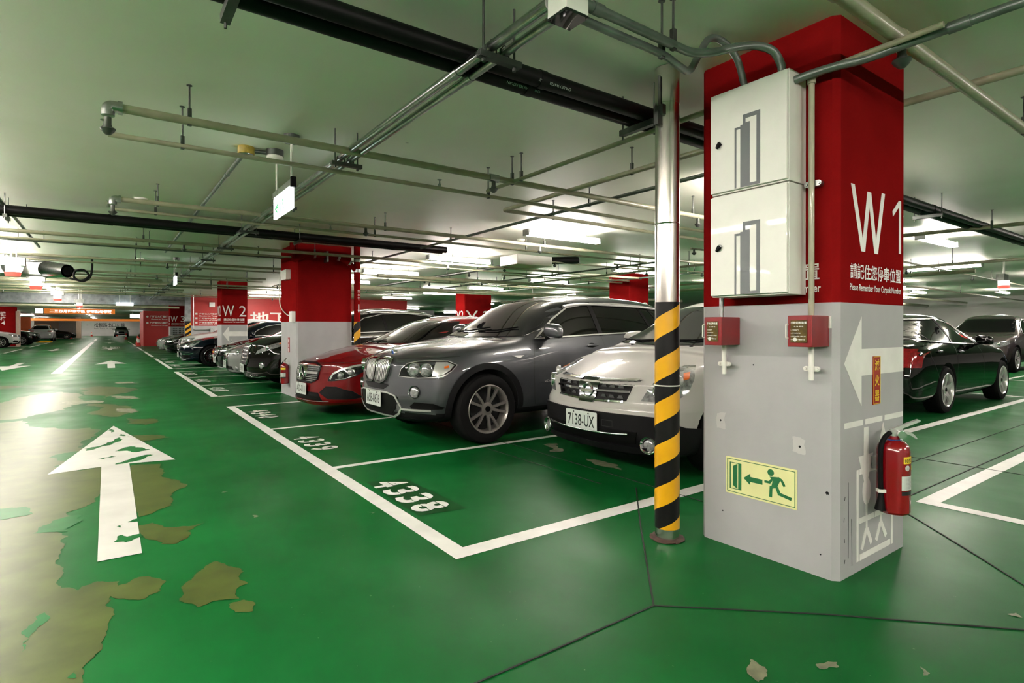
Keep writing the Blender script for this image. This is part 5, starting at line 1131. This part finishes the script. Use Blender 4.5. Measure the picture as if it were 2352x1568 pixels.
# ================================================================ the cars of the photograph
def suv_grey():
    c = Car('metallic grey SUV with twin kidney grille, between the red hatchback and white crossover', (2.54, 6.33, 0), math.radians(1.5), 'paint_grey',
            4.65, 1.88, 1.66, .86, 2.81, .365, (.88, .97), (1.32, 1.09), (2.06, 1.545), (2.75, 1.635), (4.05, 1.58), (4.52, 1.16), None, (.90, 1.04, 1.13), zb=.24, wr=.64, bow=.30,
            prof=[(.24, .10), (.36, .03), (.5, .0), (.64, .02), (.88, .06), (.98, .12)], clad=.345)
    c.wheels('twin', 5, 'rim_metal', .245, True, -.004, .69)
    c.arch_trim(.065)
    side = [(1.56, 1.085), (1.66, 1.14), (1.92, 1.31), (2.20, 1.455), (2.55, 1.505), (3.0, 1.525), (3.6, 1.505), (4.0, 1.45), (4.28, 1.34), (4.36, 1.25), (4.20, 1.20), (3.4, 1.155), (2.5, 1.125)]
    c.glasshouse(side, [(-.79, 1.115), (0, 1.10), (.79, 1.115), (.74, 1.32), (.63, 1.525), (.3, 1.56), (0, 1.565), (-.3, 1.56), (-.63, 1.525), (-.74, 1.32)], [(-.62, 1.20), (.62, 1.20), (.56, 1.52), (-.56, 1.52)], trim='silver_trim', fm='glass_mid',
                 pill=[(2.62, 1.11, 2.58, 1.53, .075), (3.62, 1.16, 3.50, 1.52, .05), (3.88, 1.18, 3.70, 1.50, .03)])
    c.rod('roof_rail', 'silver_trim', [(2.15, .655), (2.5, .665), (3.2, .67), (3.9, .65), (4.15, .62)], .016, top=True, off=.022, mirror=True)
    for sg in (1, -1):
        K = [(sg*a, b) for a, b in [(.02, .655), (.025, .855), (.07, .882), (.24, .872), (.295, .835), (.28, .735), (.235, .66), (.15, .632), (.05, .638)]]
        g = c.patch('kidney_grille', 'black_plastic', K, 0, .002, .05, skirt=.01)
        c.ribbon('chrome_surround', 'chrome', K, .018, 0, .016, .03, parent=g, closed=True, th=.012)
        for k in range(7):
            u = .045+.034*k; c.ribbon('grille_bar', 'silver_trim', [(sg*u, .650+.012*max(0, k-3)), (sg*(u+.008), .862-.006*max(0, k-4))], .016, 0, .012, .05, parent=g, th=.008)
    c.lens('emblem', 'emblem_blue', 0, .935, .036, 0, .016, depth=.006); c.lens('emblem_ring', 'chrome', 0, .935, .042, 0, .018, depth=.006, ring=.010)
    A = 38; hl = [(.385+.02, .715), (.43, .79), (.50, .845), (.62, .868), (.80, .875), (.93, .872), (1.01, .835), (.97, .775), (.90, .722), (.65, .705)]
    hs = c.patch('headlight', 'lamp_dark', hl, A, .003, .05, mirror=True)
    for (u, v, r) in ((.60, .785, .062), (.735, .787, .058)):
        c.lens('projector_lens', 'lamp_glass', u, v, r, A, .004, parent=tuple(hs), mirror=True, depth=.03); c.lens('projector_ring', 'chrome', u, v, r+.012, A, .006, parent=tuple(hs), mirror=True, depth=.014, ring=.012)
    c.patch('reflector', 'silver_trim', [(.80, .73), (.885, .735), (.95, .78), (.985, .833), (.92, .862), (.82, .862)], A, .006, .05, parent=tuple(hs), mirror=True, skirt=.004)
    c.patch('indicator', 'amber', [(.905, .80), (.945, .81), (.94, .83), (.90, .82)], A, .008, .05, parent=tuple(hs), mirror=True, skirt=.002)
    c.ribbon('lamp_edge', 'silver_trim', hl, .008, A, .007, .04, parent=tuple(hs), mirror=True, closed=True)
    c.lens('fog_lamp', 'lamp_glass', .66, .565, .050, 26, .010, mirror=True, depth=.012); c.lens('fog_ring', 'dark_chrome', .66, .565, .064, 26, .014, mirror=True, depth=.010, ring=.010)
    ug = c.patch('upper_intake', 'matte_plastic', [(-.30, .615), (-.20, .565), (.20, .565), (.30, .615), (.24, .625), (-.24, .625)], 0, .004, .05)
    lo = c.patch('lower_grille', 'black_plastic', [(-.46, .50), (-.40, .375), (-.30, .315), (.30, .315), (.40, .375), (.46, .50), (.30, .525), (-.30, .525)], 0, .005, .06, label='black lower bumper grille')
    c.ribbon('skid_trim', 'silver_trim', [(-.80, .385), (-.50, .385), (-.45, .335), (-.36, .295), (.36, .295), (.45, .335), (.50, .385), (.80, .385)], .020, 0, .014, .04, th=.010)
    c.ribbon('bumper_trim', 'silver_trim', [(-.5, .40), (-.43, .515), (-.30, .540), (.30, .540), (.43, .515), (.5, .40)], .016, 0, .012, .04, th=.008)
    c.patch('side_intake', 'black_plastic', [(.60, .42), (.66, .465), (.86, .455), (.94, .41), (.92, .395), (.62, .395)], 25, .006, .05, mirror=True)
    c.patch('front_apron', 'matte_plastic', [(-.70, .25), (-.62, .29), (.62, .29), (.70, .25)], 0, .004, .06)
    c.plate('ASB-8676', .46)
    c.seam([(1.56, 1.07), (1.50, .95), (1.48, .70), (1.50, .45), (1.52, .36)]); c.seam([(2.62, 1.11), (2.66, .8), (2.66, .5), (2.66, .36)]); c.seam([(3.75, 1.16), (3.82, .95), (3.78, .80), (3.5, .45), (3.45, .36)]); c.seam([(.50, .70), (.80, .70)], 55)
    c.ribbon('hood_gap', 'ink_black', [(.28, .885), (.30, .80+.09), (.55, .90), (.80, .905), (1.02, .92)], .008, 38, .0012, .04, mirror=True)
    pass
    sr = c.patch('side_repeater', 'silver_trim', [(1.18, .91), (1.35, .91), (1.28, .88)], 90, .008, .05, mirror=True)
    bm = B(); put_text(bm, 'xDrive 35i', (1.62, -.947, .60), X, Z, .26, .028, .02); mk('badge', bm, 'silver_trim', c.t, world=False)
    c.mirror_(1.70, 1.10, size=1.05); c.handle(2.42, 1.0); c.handle(3.35, 1.04)
    c.ribbon('sill_trim', 'silver_trim', [(1.72, .355), (3.3, .355)], .014, 90, .008, .1, mirror=True)
    c.wiper([(-.60, 1.165), (-.2, 1.16), (.15, 1.20)]); c.wiper([(.0, 1.16), (.35, 1.165), (.62, 1.20)])
    c.patch('mud_flap', 'black_plastic', [(1.25, .16), (1.25, .24), (1.30, .24), (1.30, .16)], 90, .0, .1, mirror=True) if False else None
    return c
def crossover_white():
    c = Car('white crossover with black bumper cladding, parked behind the striped steel pipe', (3.60, 3.86, 0), 0, 'paint_white',
            4.20, 1.70, 1.54, .80, 2.60, .315, (.785, .86), (1.08, 1.03), (1.95, 1.445), (2.45, 1.52), (3.72, 1.46), (4.08, 1.02), None, (.83, .96, 1.02), zb=.17, wr=.60, bow=.26,
            prof=[(.2, .08), (.34, .0), (.55, .0), (.60, .05), (.76, .07), (.86, .13)], clad=.36)
    c.wheels('star', 7, 'rim_metal', .20, True)
    c.glasshouse([(1.42, 1.0), (2.05, 1.34), (2.5, 1.40), (3.2, 1.39), (3.75, 1.30), (3.85, 1.10), (2.6, 1.03)], [(-.74, 1.055), (0, 1.04), (.74, 1.055), (.70, 1.2), (.60, 1.40), (.3, 1.43), (-.3, 1.43), (-.60, 1.40), (-.70, 1.2)], [(-.5, 1.08), (.5, 1.08), (.45, 1.38), (-.45, 1.38)], pill=[(2.45, 1.0, 2.40, 1.42, .07)], fm='glass_mid')
    # grille with a centre panel
    for sg in (1, -1):
        G = [(sg*a, b) for a, b in [(.10, .590), (.10, .765), (.30, .775), (.47, .785), (.40, .615), (.25, .595)]]
        g = c.patch('grille', 'black_plastic', G, 0, .003, .05)
        for v0, v1, u1 in ((.764, .778, .455), (.683, .693, .43), (.598, .610, .385)): c.ribbon('grille_bar', 'chrome', [(sg*.10, v0), (sg*u1, v1)], .018, 0, .012, .06, parent=g, th=.008)
        for k in range(3):
            for zz in (.645, .728): c.patch('grille_tooth', 'dark_chrome', [(sg*(.15+.085*k), zz-.012), (sg*(.165+.085*k), zz+.012), (sg*(.195+.085*k), zz+.012), (sg*(.21+.085*k), zz-.012)], 0, .010, .2, parent=g, skirt=.006)
    cp = c.patch('grille_centre', 'dark_chrome', [(-.085, .572), (-.13, .775), (.13, .775), (.085, .572)], 0, .014, .06, skirt=.02)
    c.lens('emblem_ring', 'chrome', 0, .675, .062, 0, .018, depth=.010, ring=.012)
    h, n = c.cast(0, 0, .675); bm = B(); box(bm, (h.x-.034, -.066, .663), (h.x-.022, .066, .687), .002); mk('emblem_bar', bm, 'chrome', c.t, world=False)
    A = 35; hl = [(.50, .625), (.545, .70), (.60, .775), (.70, .845), (.82, .895), (.91, .90), (.90, .80), (.86, .70), (.78, .645), (.62, .625)]
    hs = c.patch('headlight', 'lamp_glass', hl, A, .004, .05, mirror=True)
    c.lens('projector_lens', 'silver_trim', .66, .71, .055, A, .006, parent=tuple(hs), mirror=True, depth=.02); c.lens('projector_ring', 'chrome', .66, .71, .07, A, .006, parent=tuple(hs), mirror=True, depth=.014, ring=.012); c.lens('projector_lens', 'silver_trim', .78, .79, .045, A, .006, parent=tuple(hs), mirror=True, depth=.02)
    c.patch('indicator', 'amber', [(.82, .84), (.87, .85), (.86, .80), (.82, .79)], A, .007, .05, parent=tuple(hs), mirror=True, skirt=.003)
    # black bumper
    bl = c.patch('bumper_cladding', 'matte_plastic', [(-.74, .22), (-.74, .505), (-.5, .515), (.5, .515), (.74, .505), (.74, .22), (.6, .20), (-.6, .20)], 0, .018, .06, label='black plastic lower bumper')
    c.patch('corner_cladding', 'matte_plastic', [(.50, .20), (.50, .50), (.62, .48), (.76, .43), (.90, .41), (.90, .22), (.80, .19)], 50, .016, .05, mirror=True)
    c.ribbon('bumper_lip', 'matte_plastic', [(-.70, .262), (-.5, .250), (.5, .250), (.70, .262)], .05, 0, .035, .06, parent=bl, th=.014)
    c.patch('bumper_intake', 'black_plastic', [(-.52, .385), (-.50, .30), (-.42, .285), (.42, .285), (.50, .30), (.52, .385)], 0, .026, .06, parent=bl, skirt=.004)
    c.rod('chrome_strip', 'chrome', [(-.46, .365), (-.2, .352), (.2, .352), (.46, .365)], .008, off=.042, parent=bl)
    c.lens('fog_lamp', 'lamp_glass', .62, .29, .050, 14, .030, mirror=True, depth=.016); c.lens('fog_ring', 'chrome', .62, .29, .072, 14, .036, mirror=True, depth=.018, ring=.018)
    c.ribbon('tow_cover', 'ink_black', [(.22, .405), (.32, .405), (.32, .455), (.22, .455)], .005, 0, .024, .04, parent=bl, closed=True)
    c.plate('7138-UX', .425, .03)
    c.mirror_(1.62, 1.02); c.wiper([(-.66, 1.075), (-.3, 1.065), (.1, 1.085)]); c.wiper([(-.05, 1.07), (.3, 1.075), (.6, 1.10)])
    c.patch('washer_jet', 'black_plastic', circ(1.0, -.35, .018, 8), 0, .008, .1, top=True); c.patch('washer_jet', 'black_plastic', circ(1.0, .35, .018, 8), 0, .008, .1, top=True)
    c.seam([(1.42, 1.0), (1.42, .6), (1.44, .36)]); c.seam([(2.45, 1.0), (2.47, .6), (2.47, .36)])
    c.rod('roof_rail', 'dark_chrome', [(2.1, .60), (2.6, .62), (3.5, .60)], .014, top=True, off=.03, mirror=True)
    return c
def hatch_red():
    c = Car('deep red hatchback with star badge in a studded grille, beside the plain column', (2.42, 8.93, 0), math.radians(4.5), 'paint_red',
            4.29, 1.78, 1.43, .90, 2.70, .325, (.745, .80), (1.24, .955), (2.04, 1.325), (2.65, 1.415), (3.72, 1.30), (4.12, 1.02), None, (.78, .905, .98), zb=.15, wr=.58, bow=.34,
            prof=[(.15, .05), (.25, .0), (.45, .02), (.6, .04), (.72, .08), (.8, .16)])
    c.wheels('twin', 5, 'dark_chrome', .225)
    c.glasshouse([(1.62, .94), (1.95, 1.12), (2.35, 1.27), (2.95, 1.32), (3.4, 1.29), (3.85, 1.15), (3.7, 1.07), (2.7, 1.0)], [(-.75, .985), (0, .975), (.75, .985), (.70, 1.15), (.57, 1.315), (0, 1.335), (-.57, 1.315), (-.70, 1.15)], [(-.5, 1.06), (.5, 1.06), (.45, 1.28), (-.45, 1.28)], pill=[(2.85, 1.0, 2.80, 1.33, .06)], fm='glass_dark')
    G = [(-.43, .69), (-.40, .51), (-.26, .455), (.26, .455), (.40, .51), (.43, .69), (.26, .725), (-.26, .725)]
    g = c.patch('grille', 'black_plastic', G, 0, .003, .05); c.ribbon('grille_surround', 'black_plastic', G, .014, 0, .010, .05, parent=g, closed=True, th=.006)
    bm = B()
    for i in range(-20, 21):
        for j in range(9):
            u = i*.021+(.0105 if j % 2 else 0); v = .480+j*.026
            if abs(u) > .40-.10*(max(0, .52-v)/.08) or abs(u) < .085 or v > .70: continue
            if abs(v-.588) < .02: continue
            h, n = c.cast(0, u, v); bmesh.ops.create_icosphere(bm, subdivisions=1, radius=.0062, matrix=Matrix.Translation(h-Vector((.010, 0, 0))))
    mk('grille_studs', bm, 'silver_trim', g, world=False)['kind'] = 'stuff'
    for sg in (1, -1): c.ribbon('grille_bar', 'silver_trim', [(sg*.10, .588), (sg*.40, .592)], .022, 0, .014, .05, parent=g, th=.008)
    h, n = c.cast(0, 0, .588); em = c.lens('emblem_ring', 'chrome', 0, .588, .105, 0, .030, depth=.014, ring=.012)
    bm = B()
    for k in range(3):
        a = PI/2+k*2*PI/3; d = Vector((0, math.cos(a), math.sin(a))); p = Vector((0, -math.sin(a), math.cos(a))); o_ = Vector((h.x-.042, 0, .588))
        vs = [bm.verts.new(o_+p*.022), bm.verts.new(o_-p*.022), bm.verts.new(o_+d*.10), bm.verts.new(o_-Vector((.012, 0, 0)))]
        bm.faces.new((vs[0], vs[2], vs[3])); bm.faces.new((vs[2], vs[1], vs[3])); bm.faces.new((vs[0], vs[1], vs[2]))
    mk('star', bm, 'chrome', em, world=False)
    A = 38; hl = [(.54, .49), (.56, .55), (.64, .62), (.74, .665), (.88, .705), (1.02, .72), (1.05, .70), (1.0, .62), (.92, .56), (.80, .52), (.65, .495)]
    hs = c.patch('headlight', 'lamp_dark', hl, A, .004, .05, mirror=True)
    c.ribbon('light_strip', 'silver_trim', [(.58, .52), (.62, .59), (.74, .65), (.92, .70), (1.02, .71)], .026, A, .008, .04, parent=tuple(hs), mirror=True)
    for u, v, r in ((.74, .57, .04), (.86, .615, .045)): c.lens('projector_lens', 'lamp_glass', u, v, r, A, .005, parent=tuple(hs), mirror=True, depth=.025); c.lens('projector_ring', 'chrome', u, v, r+.010, A, .006, parent=tuple(hs), mirror=True, depth=.012, ring=.010)
    c.ribbon('light_strip', 'silver_trim', [(.66, .515), (.80, .53), (.92, .58)], .010, A, .008, .04, parent=tuple(hs), mirror=True)
    c.patch('side_intake', 'matte_plastic', [(.44, .33), (.56, .42), (.72, .42), (.90, .36), (.97, .27), (.90, .25), (.60, .25)], 22, .004, .05, mirror=True)
    c.patch('lower_grille', 'black_plastic', [(-.42, .33), (-.50, .22), (.50, .22), (.42, .33)], 0, .004, .05)
    c.ribbon('lip', c.paint, [(-.80, .215), (-.6, .19), (.6, .19), (.80, .215)], .03, 0, .02, .05, th=.015); c.ribbon('lip_trim', 'silver_trim', [(-.60, .225), (-.3, .215), (.3, .215), (.60, .225)], .008, 0, .02, .05)
    c.plate('ASC-0111', .365, .02)
    c.lens('hood_badge', 'chrome', 0, .765, .02, 0, .004, depth=.004)
    c.seam([(1.80, .94), (1.66, .75), (1.66, .4), (1.68, .22)]); c.seam([(2.85, 1.0), (2.90, .6), (2.88, .24)])
    c.ribbon('hood_gap', 'ink_black', [(.30, .725), (.55, .735), (.85, .74), (1.05, .755)], .007, 35, .0012, .04, mirror=True)
    c.mirror_(1.95, .97, size=.95); c.handle(2.72, .88); c.wiper([(-.6, 1.0), (-.2, .99), (.1, 1.01)])
    return c
def suv_black():
    c = Car('black SUV with dark slatted grille and amber corner lamps, left of the plain column', (2.38, 13.40, 0), 0, 'paint_brown',
            4.77, 1.89, 1.69, .92, 2.74, .37, (.94, 1.02), (1.36, 1.12), (2.2, 1.56), (2.8, 1.65), (3.95, 1.58), (4.62, 1.12), None, (.95, 1.08, 1.15), zb=.22, wr=.62, bow=.34, lvl=2,
            prof=[(.22, .06), (.4, .0), (.6, .02), (.75, .05), (.95, .12)])
    c.wheels('multi', 10, 'dark_chrome', .23, False)
    c.glasshouse([(1.75, 1.10), (2.25, 1.42), (2.7, 1.52), (3.3, 1.53), (3.85, 1.48), (4.25, 1.30), (4.1, 1.20), (2.7, 1.14)], [(-.76, 1.145), (.76, 1.145), (.62, 1.53), (-.62, 1.53)], [(-.6, 1.2), (.6, 1.2), (.5, 1.52), (-.5, 1.52)], trim='silver_trim', pill=[(2.72, 1.1, 2.68, 1.53, .06)])
    G = [(-.26, .50), (-.30, .62), (-.24, .78), (-.32, .90), (.32, .90), (.24, .78), (.30, .62), (.26, .50)]
    g = c.patch('grille', 'black_plastic', G, 0, .003, .05); c.ribbon('chrome_surround', 'chrome', G, .022, 0, .014, .04, parent=g, closed=True, th=.01)
    for k in range(5): c.ribbon('grille_bar', 'silver_trim', [(-.24, .56+.07*k), (.24, .56+.07*k)], .018, 0, .012, .06, parent=g, th=.006)
    A = 38; hl = [(.50, .70), (.56, .78), (.74, .85), (.95, .93), (1.10, .955), (1.08, .90), (.92, .82), (.70, .755)]
    hs = c.patch('headlight', 'lamp_glass', hl, A, .004, .05, mirror=True); c.patch('indicator', 'amber', [(.96, .90), (1.0, .94), (1.12, .96), (1.06, .91)], A, .008, .05, parent=tuple(hs), mirror=True)
    c.lens('projector_lens', 'chrome', .80, .84, .045, A, .006, parent=tuple(hs), mirror=True, depth=.03)
    c.lens('fog_lamp', 'lamp_glass', .74, .50, .055, 28, .004, mirror=True, depth=.016); c.lens('fog_ring', 'chrome', .74, .50, .065, 28, .004, mirror=True, depth=.014, ring=.01)
    c.ribbon('chrome_strip', 'chrome', [(.36, .30), (.42, .27), (.62, .265), (.80, .29)], .014, 10, .01, .05, mirror=True)
    c.plate('6598-YA', .42, .02); c.mirror_(1.95, 1.12); c.handle(2.6, 1.0); c.handle(3.45, 1.03); c.seam([(2.72, 1.1), (2.75, .5)])
    c.rod('roof_rail', 'silver_trim', [(2.4, .62), (3, .64), (3.9, .60)], .014, top=True, off=.03, mirror=True)
    return c
def sedan(label, loc, rz, paint, kind, plate, lvl=2, L=4.95, W=1.87, H=1.47, style='multi', n=15, wbs=None, **kw):
    c = Car(label, loc, rz, paint, L, W, H, .86, wbs or L*.60, .335, (.72, .80), (1.50, .97), (2.32, 1.36), (2.85, H-.02), (3.55-(.25 if wbs else 0), H-.08), (4.30-(.28 if wbs else 0), 1.06), (L, .99), (.80, .92, .97), zb=.17, wr=.56, bow=.30, lvl=lvl, **kw)
    c.wheels(style, n, 'dark_chrome' if style == 'multi' else 'silver_trim', .22, False)
    c.glasshouse([(1.98, .95), (2.25, 1.15), (2.55, 1.28), (2.95, 1.345), (3.4, 1.33), (3.8, 1.24), (4.08, 1.10), (4.0, 1.03), (3.0, .985)], [(-.74, 1.0), (.74, 1.0), (.55, 1.335), (-.55, 1.335)], [(-.64, 1.09), (.64, 1.09), (.48, 1.36), (-.48, 1.36)], trim='silver_trim', pill=[(3.02, .98, 2.98, 1.35, .06), (3.78, 1.0, 3.70, 1.27, .03)])
    A = 36
    if kind == 'slats':
        G = [(-.36, .74), (-.33, .50), (-.2, .46), (.2, .46), (.33, .50), (.36, .74), (.2, .77), (-.2, .77)]
        g = c.patch('grille', 'black_plastic', G, 0, .003, .05); c.ribbon('chrome_surround', 'chrome', G, .022, 0, .014, .04, parent=g, closed=True, th=.01)
        for k in range(4): c.ribbon('grille_bar', 'chrome', [(-.32, .53+.06*k), (.32, .53+.06*k)], .016, 0, .012, .06, parent=g, th=.006)
        h, n_ = c.cast(0, 0, .80); bm = B(); lathe(bm, [(.034, -.004), (.038, 0), (.034, .004), (.030, 0)], (h.x+.02, 0, .86), 'x', 18); tube(bm, [(h.x+.02, 0, .80), (h.x+.02, 0, .83)], .004, 6); mk('standing_star', bm, 'chrome', c.t, world=False)
    elif kind == 'oval':
        G = [(-.22, .66), (-.25, .52), (-.16, .42), (.16, .42), (.25, .52), (.22, .66), (.14, .71), (-.14, .71)]
        g = c.patch('grille', 'dark_chrome', G, 0, .003, .05); c.ribbon('chrome_surround', 'chrome', G, .022, 0, .014, .04, parent=g, closed=True, th=.01)
        c.patch('lower_grille', 'black_plastic', [(-.45, .26), (-.42, .34), (.42, .34), (.45, .26)], 0, .004, .06); c.lens('fog_lamp', 'lamp_glass', .62, .30, .055, 18, .004, mirror=True)
    elif kind == 'kidney':
        for sg in (1, -1):
            K = [(sg*a, b) for a, b in [(.02, .56), (.03, .74), (.24, .75), (.28, .70), (.22, .56), (.1, .53)]]
            g = c.patch('kidney_grille', 'black_plastic', K, 0, .003, .05); c.ribbon('chrome_surround', 'chrome', K, .016, 0, .012, .04, parent=g, closed=True, th=.008)
        c.ribbon('chrome_strip', 'chrome', [(.42, .42), (.55, .40), (.80, .40), (.92, .44)], .014, 20, .01, .05, mirror=True); c.ribbon('chrome_strip', 'chrome', [(-.6, .24), (.6, .24)], .014, 0, .012, .05)
    hl = [(.44, .60), (.47, .68), (.62, .74), (.85, .78), (.98, .77), (.92, .69), (.75, .62), (.58, .585)]
    hs = c.patch('headlight', 'lamp_glass', hl, A, .004, .05, mirror=True); c.lens('projector_lens', 'chrome', .62, .67, .045, A, .006, parent=tuple(hs), mirror=True, depth=.03)
    c.patch('lower_intake', 'black_plastic', [(.40, .28), (.46, .38), (.80, .38), (.86, .28)], 18, .004, .05, mirror=True) if kind != 'oval' else None
    if plate: c.plate(plate, .38, .02)
    c.mirror_(2.05, .96, size=.9); c.handle(2.85, .86); c.handle(3.70, .88); c.seam([(1.95, .93), (1.85, .6), (1.86, .24)]); c.seam([(3.02, .98), (3.06, .6), (3.04, .24)]); c.seam([(4.0, 1.0), (4.02, .82), (3.75, .5), (3.6, .24)])
    c.rearp('tail_lamp', 'lamp_red', [(-.90, .68), (-.88, .92), (-.66, .93), (-.50, .90), (-.50, .72), (-.7, .68)], mirror=True); c.patch('tail_lamp_side', 'lamp_red', [(L-.30, .74), (L-.26, .90), (L-.10, .92), (L-.06, .84), (L-.08, .72)], 90, .006, .05, mirror=True)
    return c
def suv_far(label, loc, rz, paint, plate=None, lvl=2, L=4.6, W=1.85, H=1.62, clad=.3):
    c = Car(label, loc, rz, paint, L, W, H, .88, L*.61, .35, (.86, .94), (1.30, 1.06), (2.05, H-.12), (2.6, H-.02), (3.75, H-.12), (4.35, 1.12), None, (.90, 1.02, 1.08), zb=.22, wr=.59, bow=.32, lvl=lvl, clad=clad)
    c.wheels('twin', 5, 'silver_trim', .23, False); z1 = H-.16
    c.glasshouse([(1.72, 1.04), (2.15, z1-.12), (2.55, z1), (3.2, z1+.01), (3.75, z1-.06), (4.1, 1.22), (3.9, 1.14), (2.6, 1.08)], [(-.74, 1.085), (.74, 1.085), (.60, H-.145), (-.60, H-.145)], [(-.6, 1.15), (.6, 1.15), (.5, H-.18), (-.5, H-.18)], trim='silver_trim', pill=[(2.65, 1.05, 2.60, z1+.02, .06), (3.5, 1.1, 3.42, z1, .04)])
    G = [(-.34, .54), (-.40, .66), (-.34, .80), (.34, .80), (.40, .66), (.34, .54)]
    g = c.patch('grille', 'black_plastic', G, 0, .003, .06); c.ribbon('chrome_surround', 'chrome', G, .02, 0, .012, .05, parent=g, closed=True, th=.01)
    hs = c.patch('headlight', 'lamp_glass', [(.48, .70), (.52, .80), (.75, .85), (.98, .88), (.94, .78), (.72, .70)], 36, .004, .06, mirror=True); c.lens('projector_lens', 'chrome', .68, .78, .04, 36, .006, parent=tuple(hs), mirror=True, depth=.03)
    c.patch('side_intake', 'black_plastic', [(.44, .34), (.50, .46), (.80, .48), (.90, .36)], 20, .004, .06, mirror=True); c.patch('lower_grille', 'black_plastic', [(-.4, .30), (-.36, .42), (.36, .42), (.4, .30)], 0, .004, .06)
    if plate: c.plate(plate, .47, .02)
    c.mirror_(1.88, 1.05); c.handle(2.5, .96); c.handle(3.35, .99); c.seam([(2.65, 1.05), (2.68, .4)]); c.seam([(1.68, 1.0), (1.62, .4)])
    c.rearp('tail_lamp', 'lamp_red', [(-.88, .92), (-.86, 1.05), (-.5, 1.04), (-.5, .93)], mirror=True)
    return c
suv_grey(); crossover_white(); hatch_red(); suv_black()
sedan('silver sedan with a small oval grille, mostly hidden behind the black SUV', (2.42, 16.0, 0), 0, 'paint_silver', 'oval', '9135-QR', L=4.9)
sedan('black sedan with a chrome slatted grille and standing badge, in front of the W2 column', (2.52, 18.45, 0), 0, 'paint_black', 'slats', '5599-ER', L=5.1, H=1.50)
sedan('dark navy sedan with many-spoked wheels, just past the W2 column', (1.98, 22.85, 0), 0, 'paint_navy', 'kidney', 'AKM-0828', 3, L=5.1, H=1.49)
suv_far('white SUV seen by its nose beside the striped steel post', (2.3, 27.0, 0), 0, 'paint_pearl')
sedan('black sedan nose between the white SUV and the silver car', (2.2, 32.3, 0), 0, 'paint_black', 'slats', None)
sedan('silver sedan nose next to the red sign wall', (2.1, 35.8, 0), 0, 'paint_silver', 'oval', None)
suv_far('black SUV just beyond the red sign wall, behind two cones', (2.6, 59, 0), 0, 'paint_black')
suv_far('dark SUV second beyond the red sign wall', (2.5, 66, 0), 0, 'paint_navy'); sedan('dark sedan third beyond the red sign wall', (2.6, 73, 0), 0, 'paint_black', 'slats', None)
suv_far('silver-fronted SUV parked across the end of the lane', (1.7, 112, 0), PI/2, 'paint_silver')
# left-hand row, noses pointing to +x
suv_far('white car nose at the left edge before the red numbered column', (-5.05, 52.6, 0), PI, 'paint_pearl', H=1.5)
suv_far('black SUV with multi-spoke wheel behind the red numbered column', (-4.6, 60.5, 0), PI-.12, 'paint_black', H=1.55)
suv_far('white SUV at left, seen from behind above the black SUV', (-5.75, 81, 0), -PI/2, 'paint_pearl', H=1.66)
sedan('low black sedan at far left beside the cone', (-3.3, 90, 0), PI, 'paint_black', 'slats', None)
# second row, tails towards the near column
def sedan_right():
    c = sedan('glossy black sedan with red tail lamp, to the right of the nearest column', (14.24, 4.06, 0), PI, 'paint_black', 'slats', None, 3, L=4.62, W=1.80, H=1.44, style='star', n=5, wbs=2.6)
    return c
sedan_right()
suv_far('taupe SUV parked beyond the black sedan at right', (20.9, 5.75, 0), 0, 'paint_taupe', H=1.62, clad=None)
suv_far('dark blue car cut by the right edge of the picture', (21.2, 3.35, 0), 0, 'paint_blue', H=1.5)
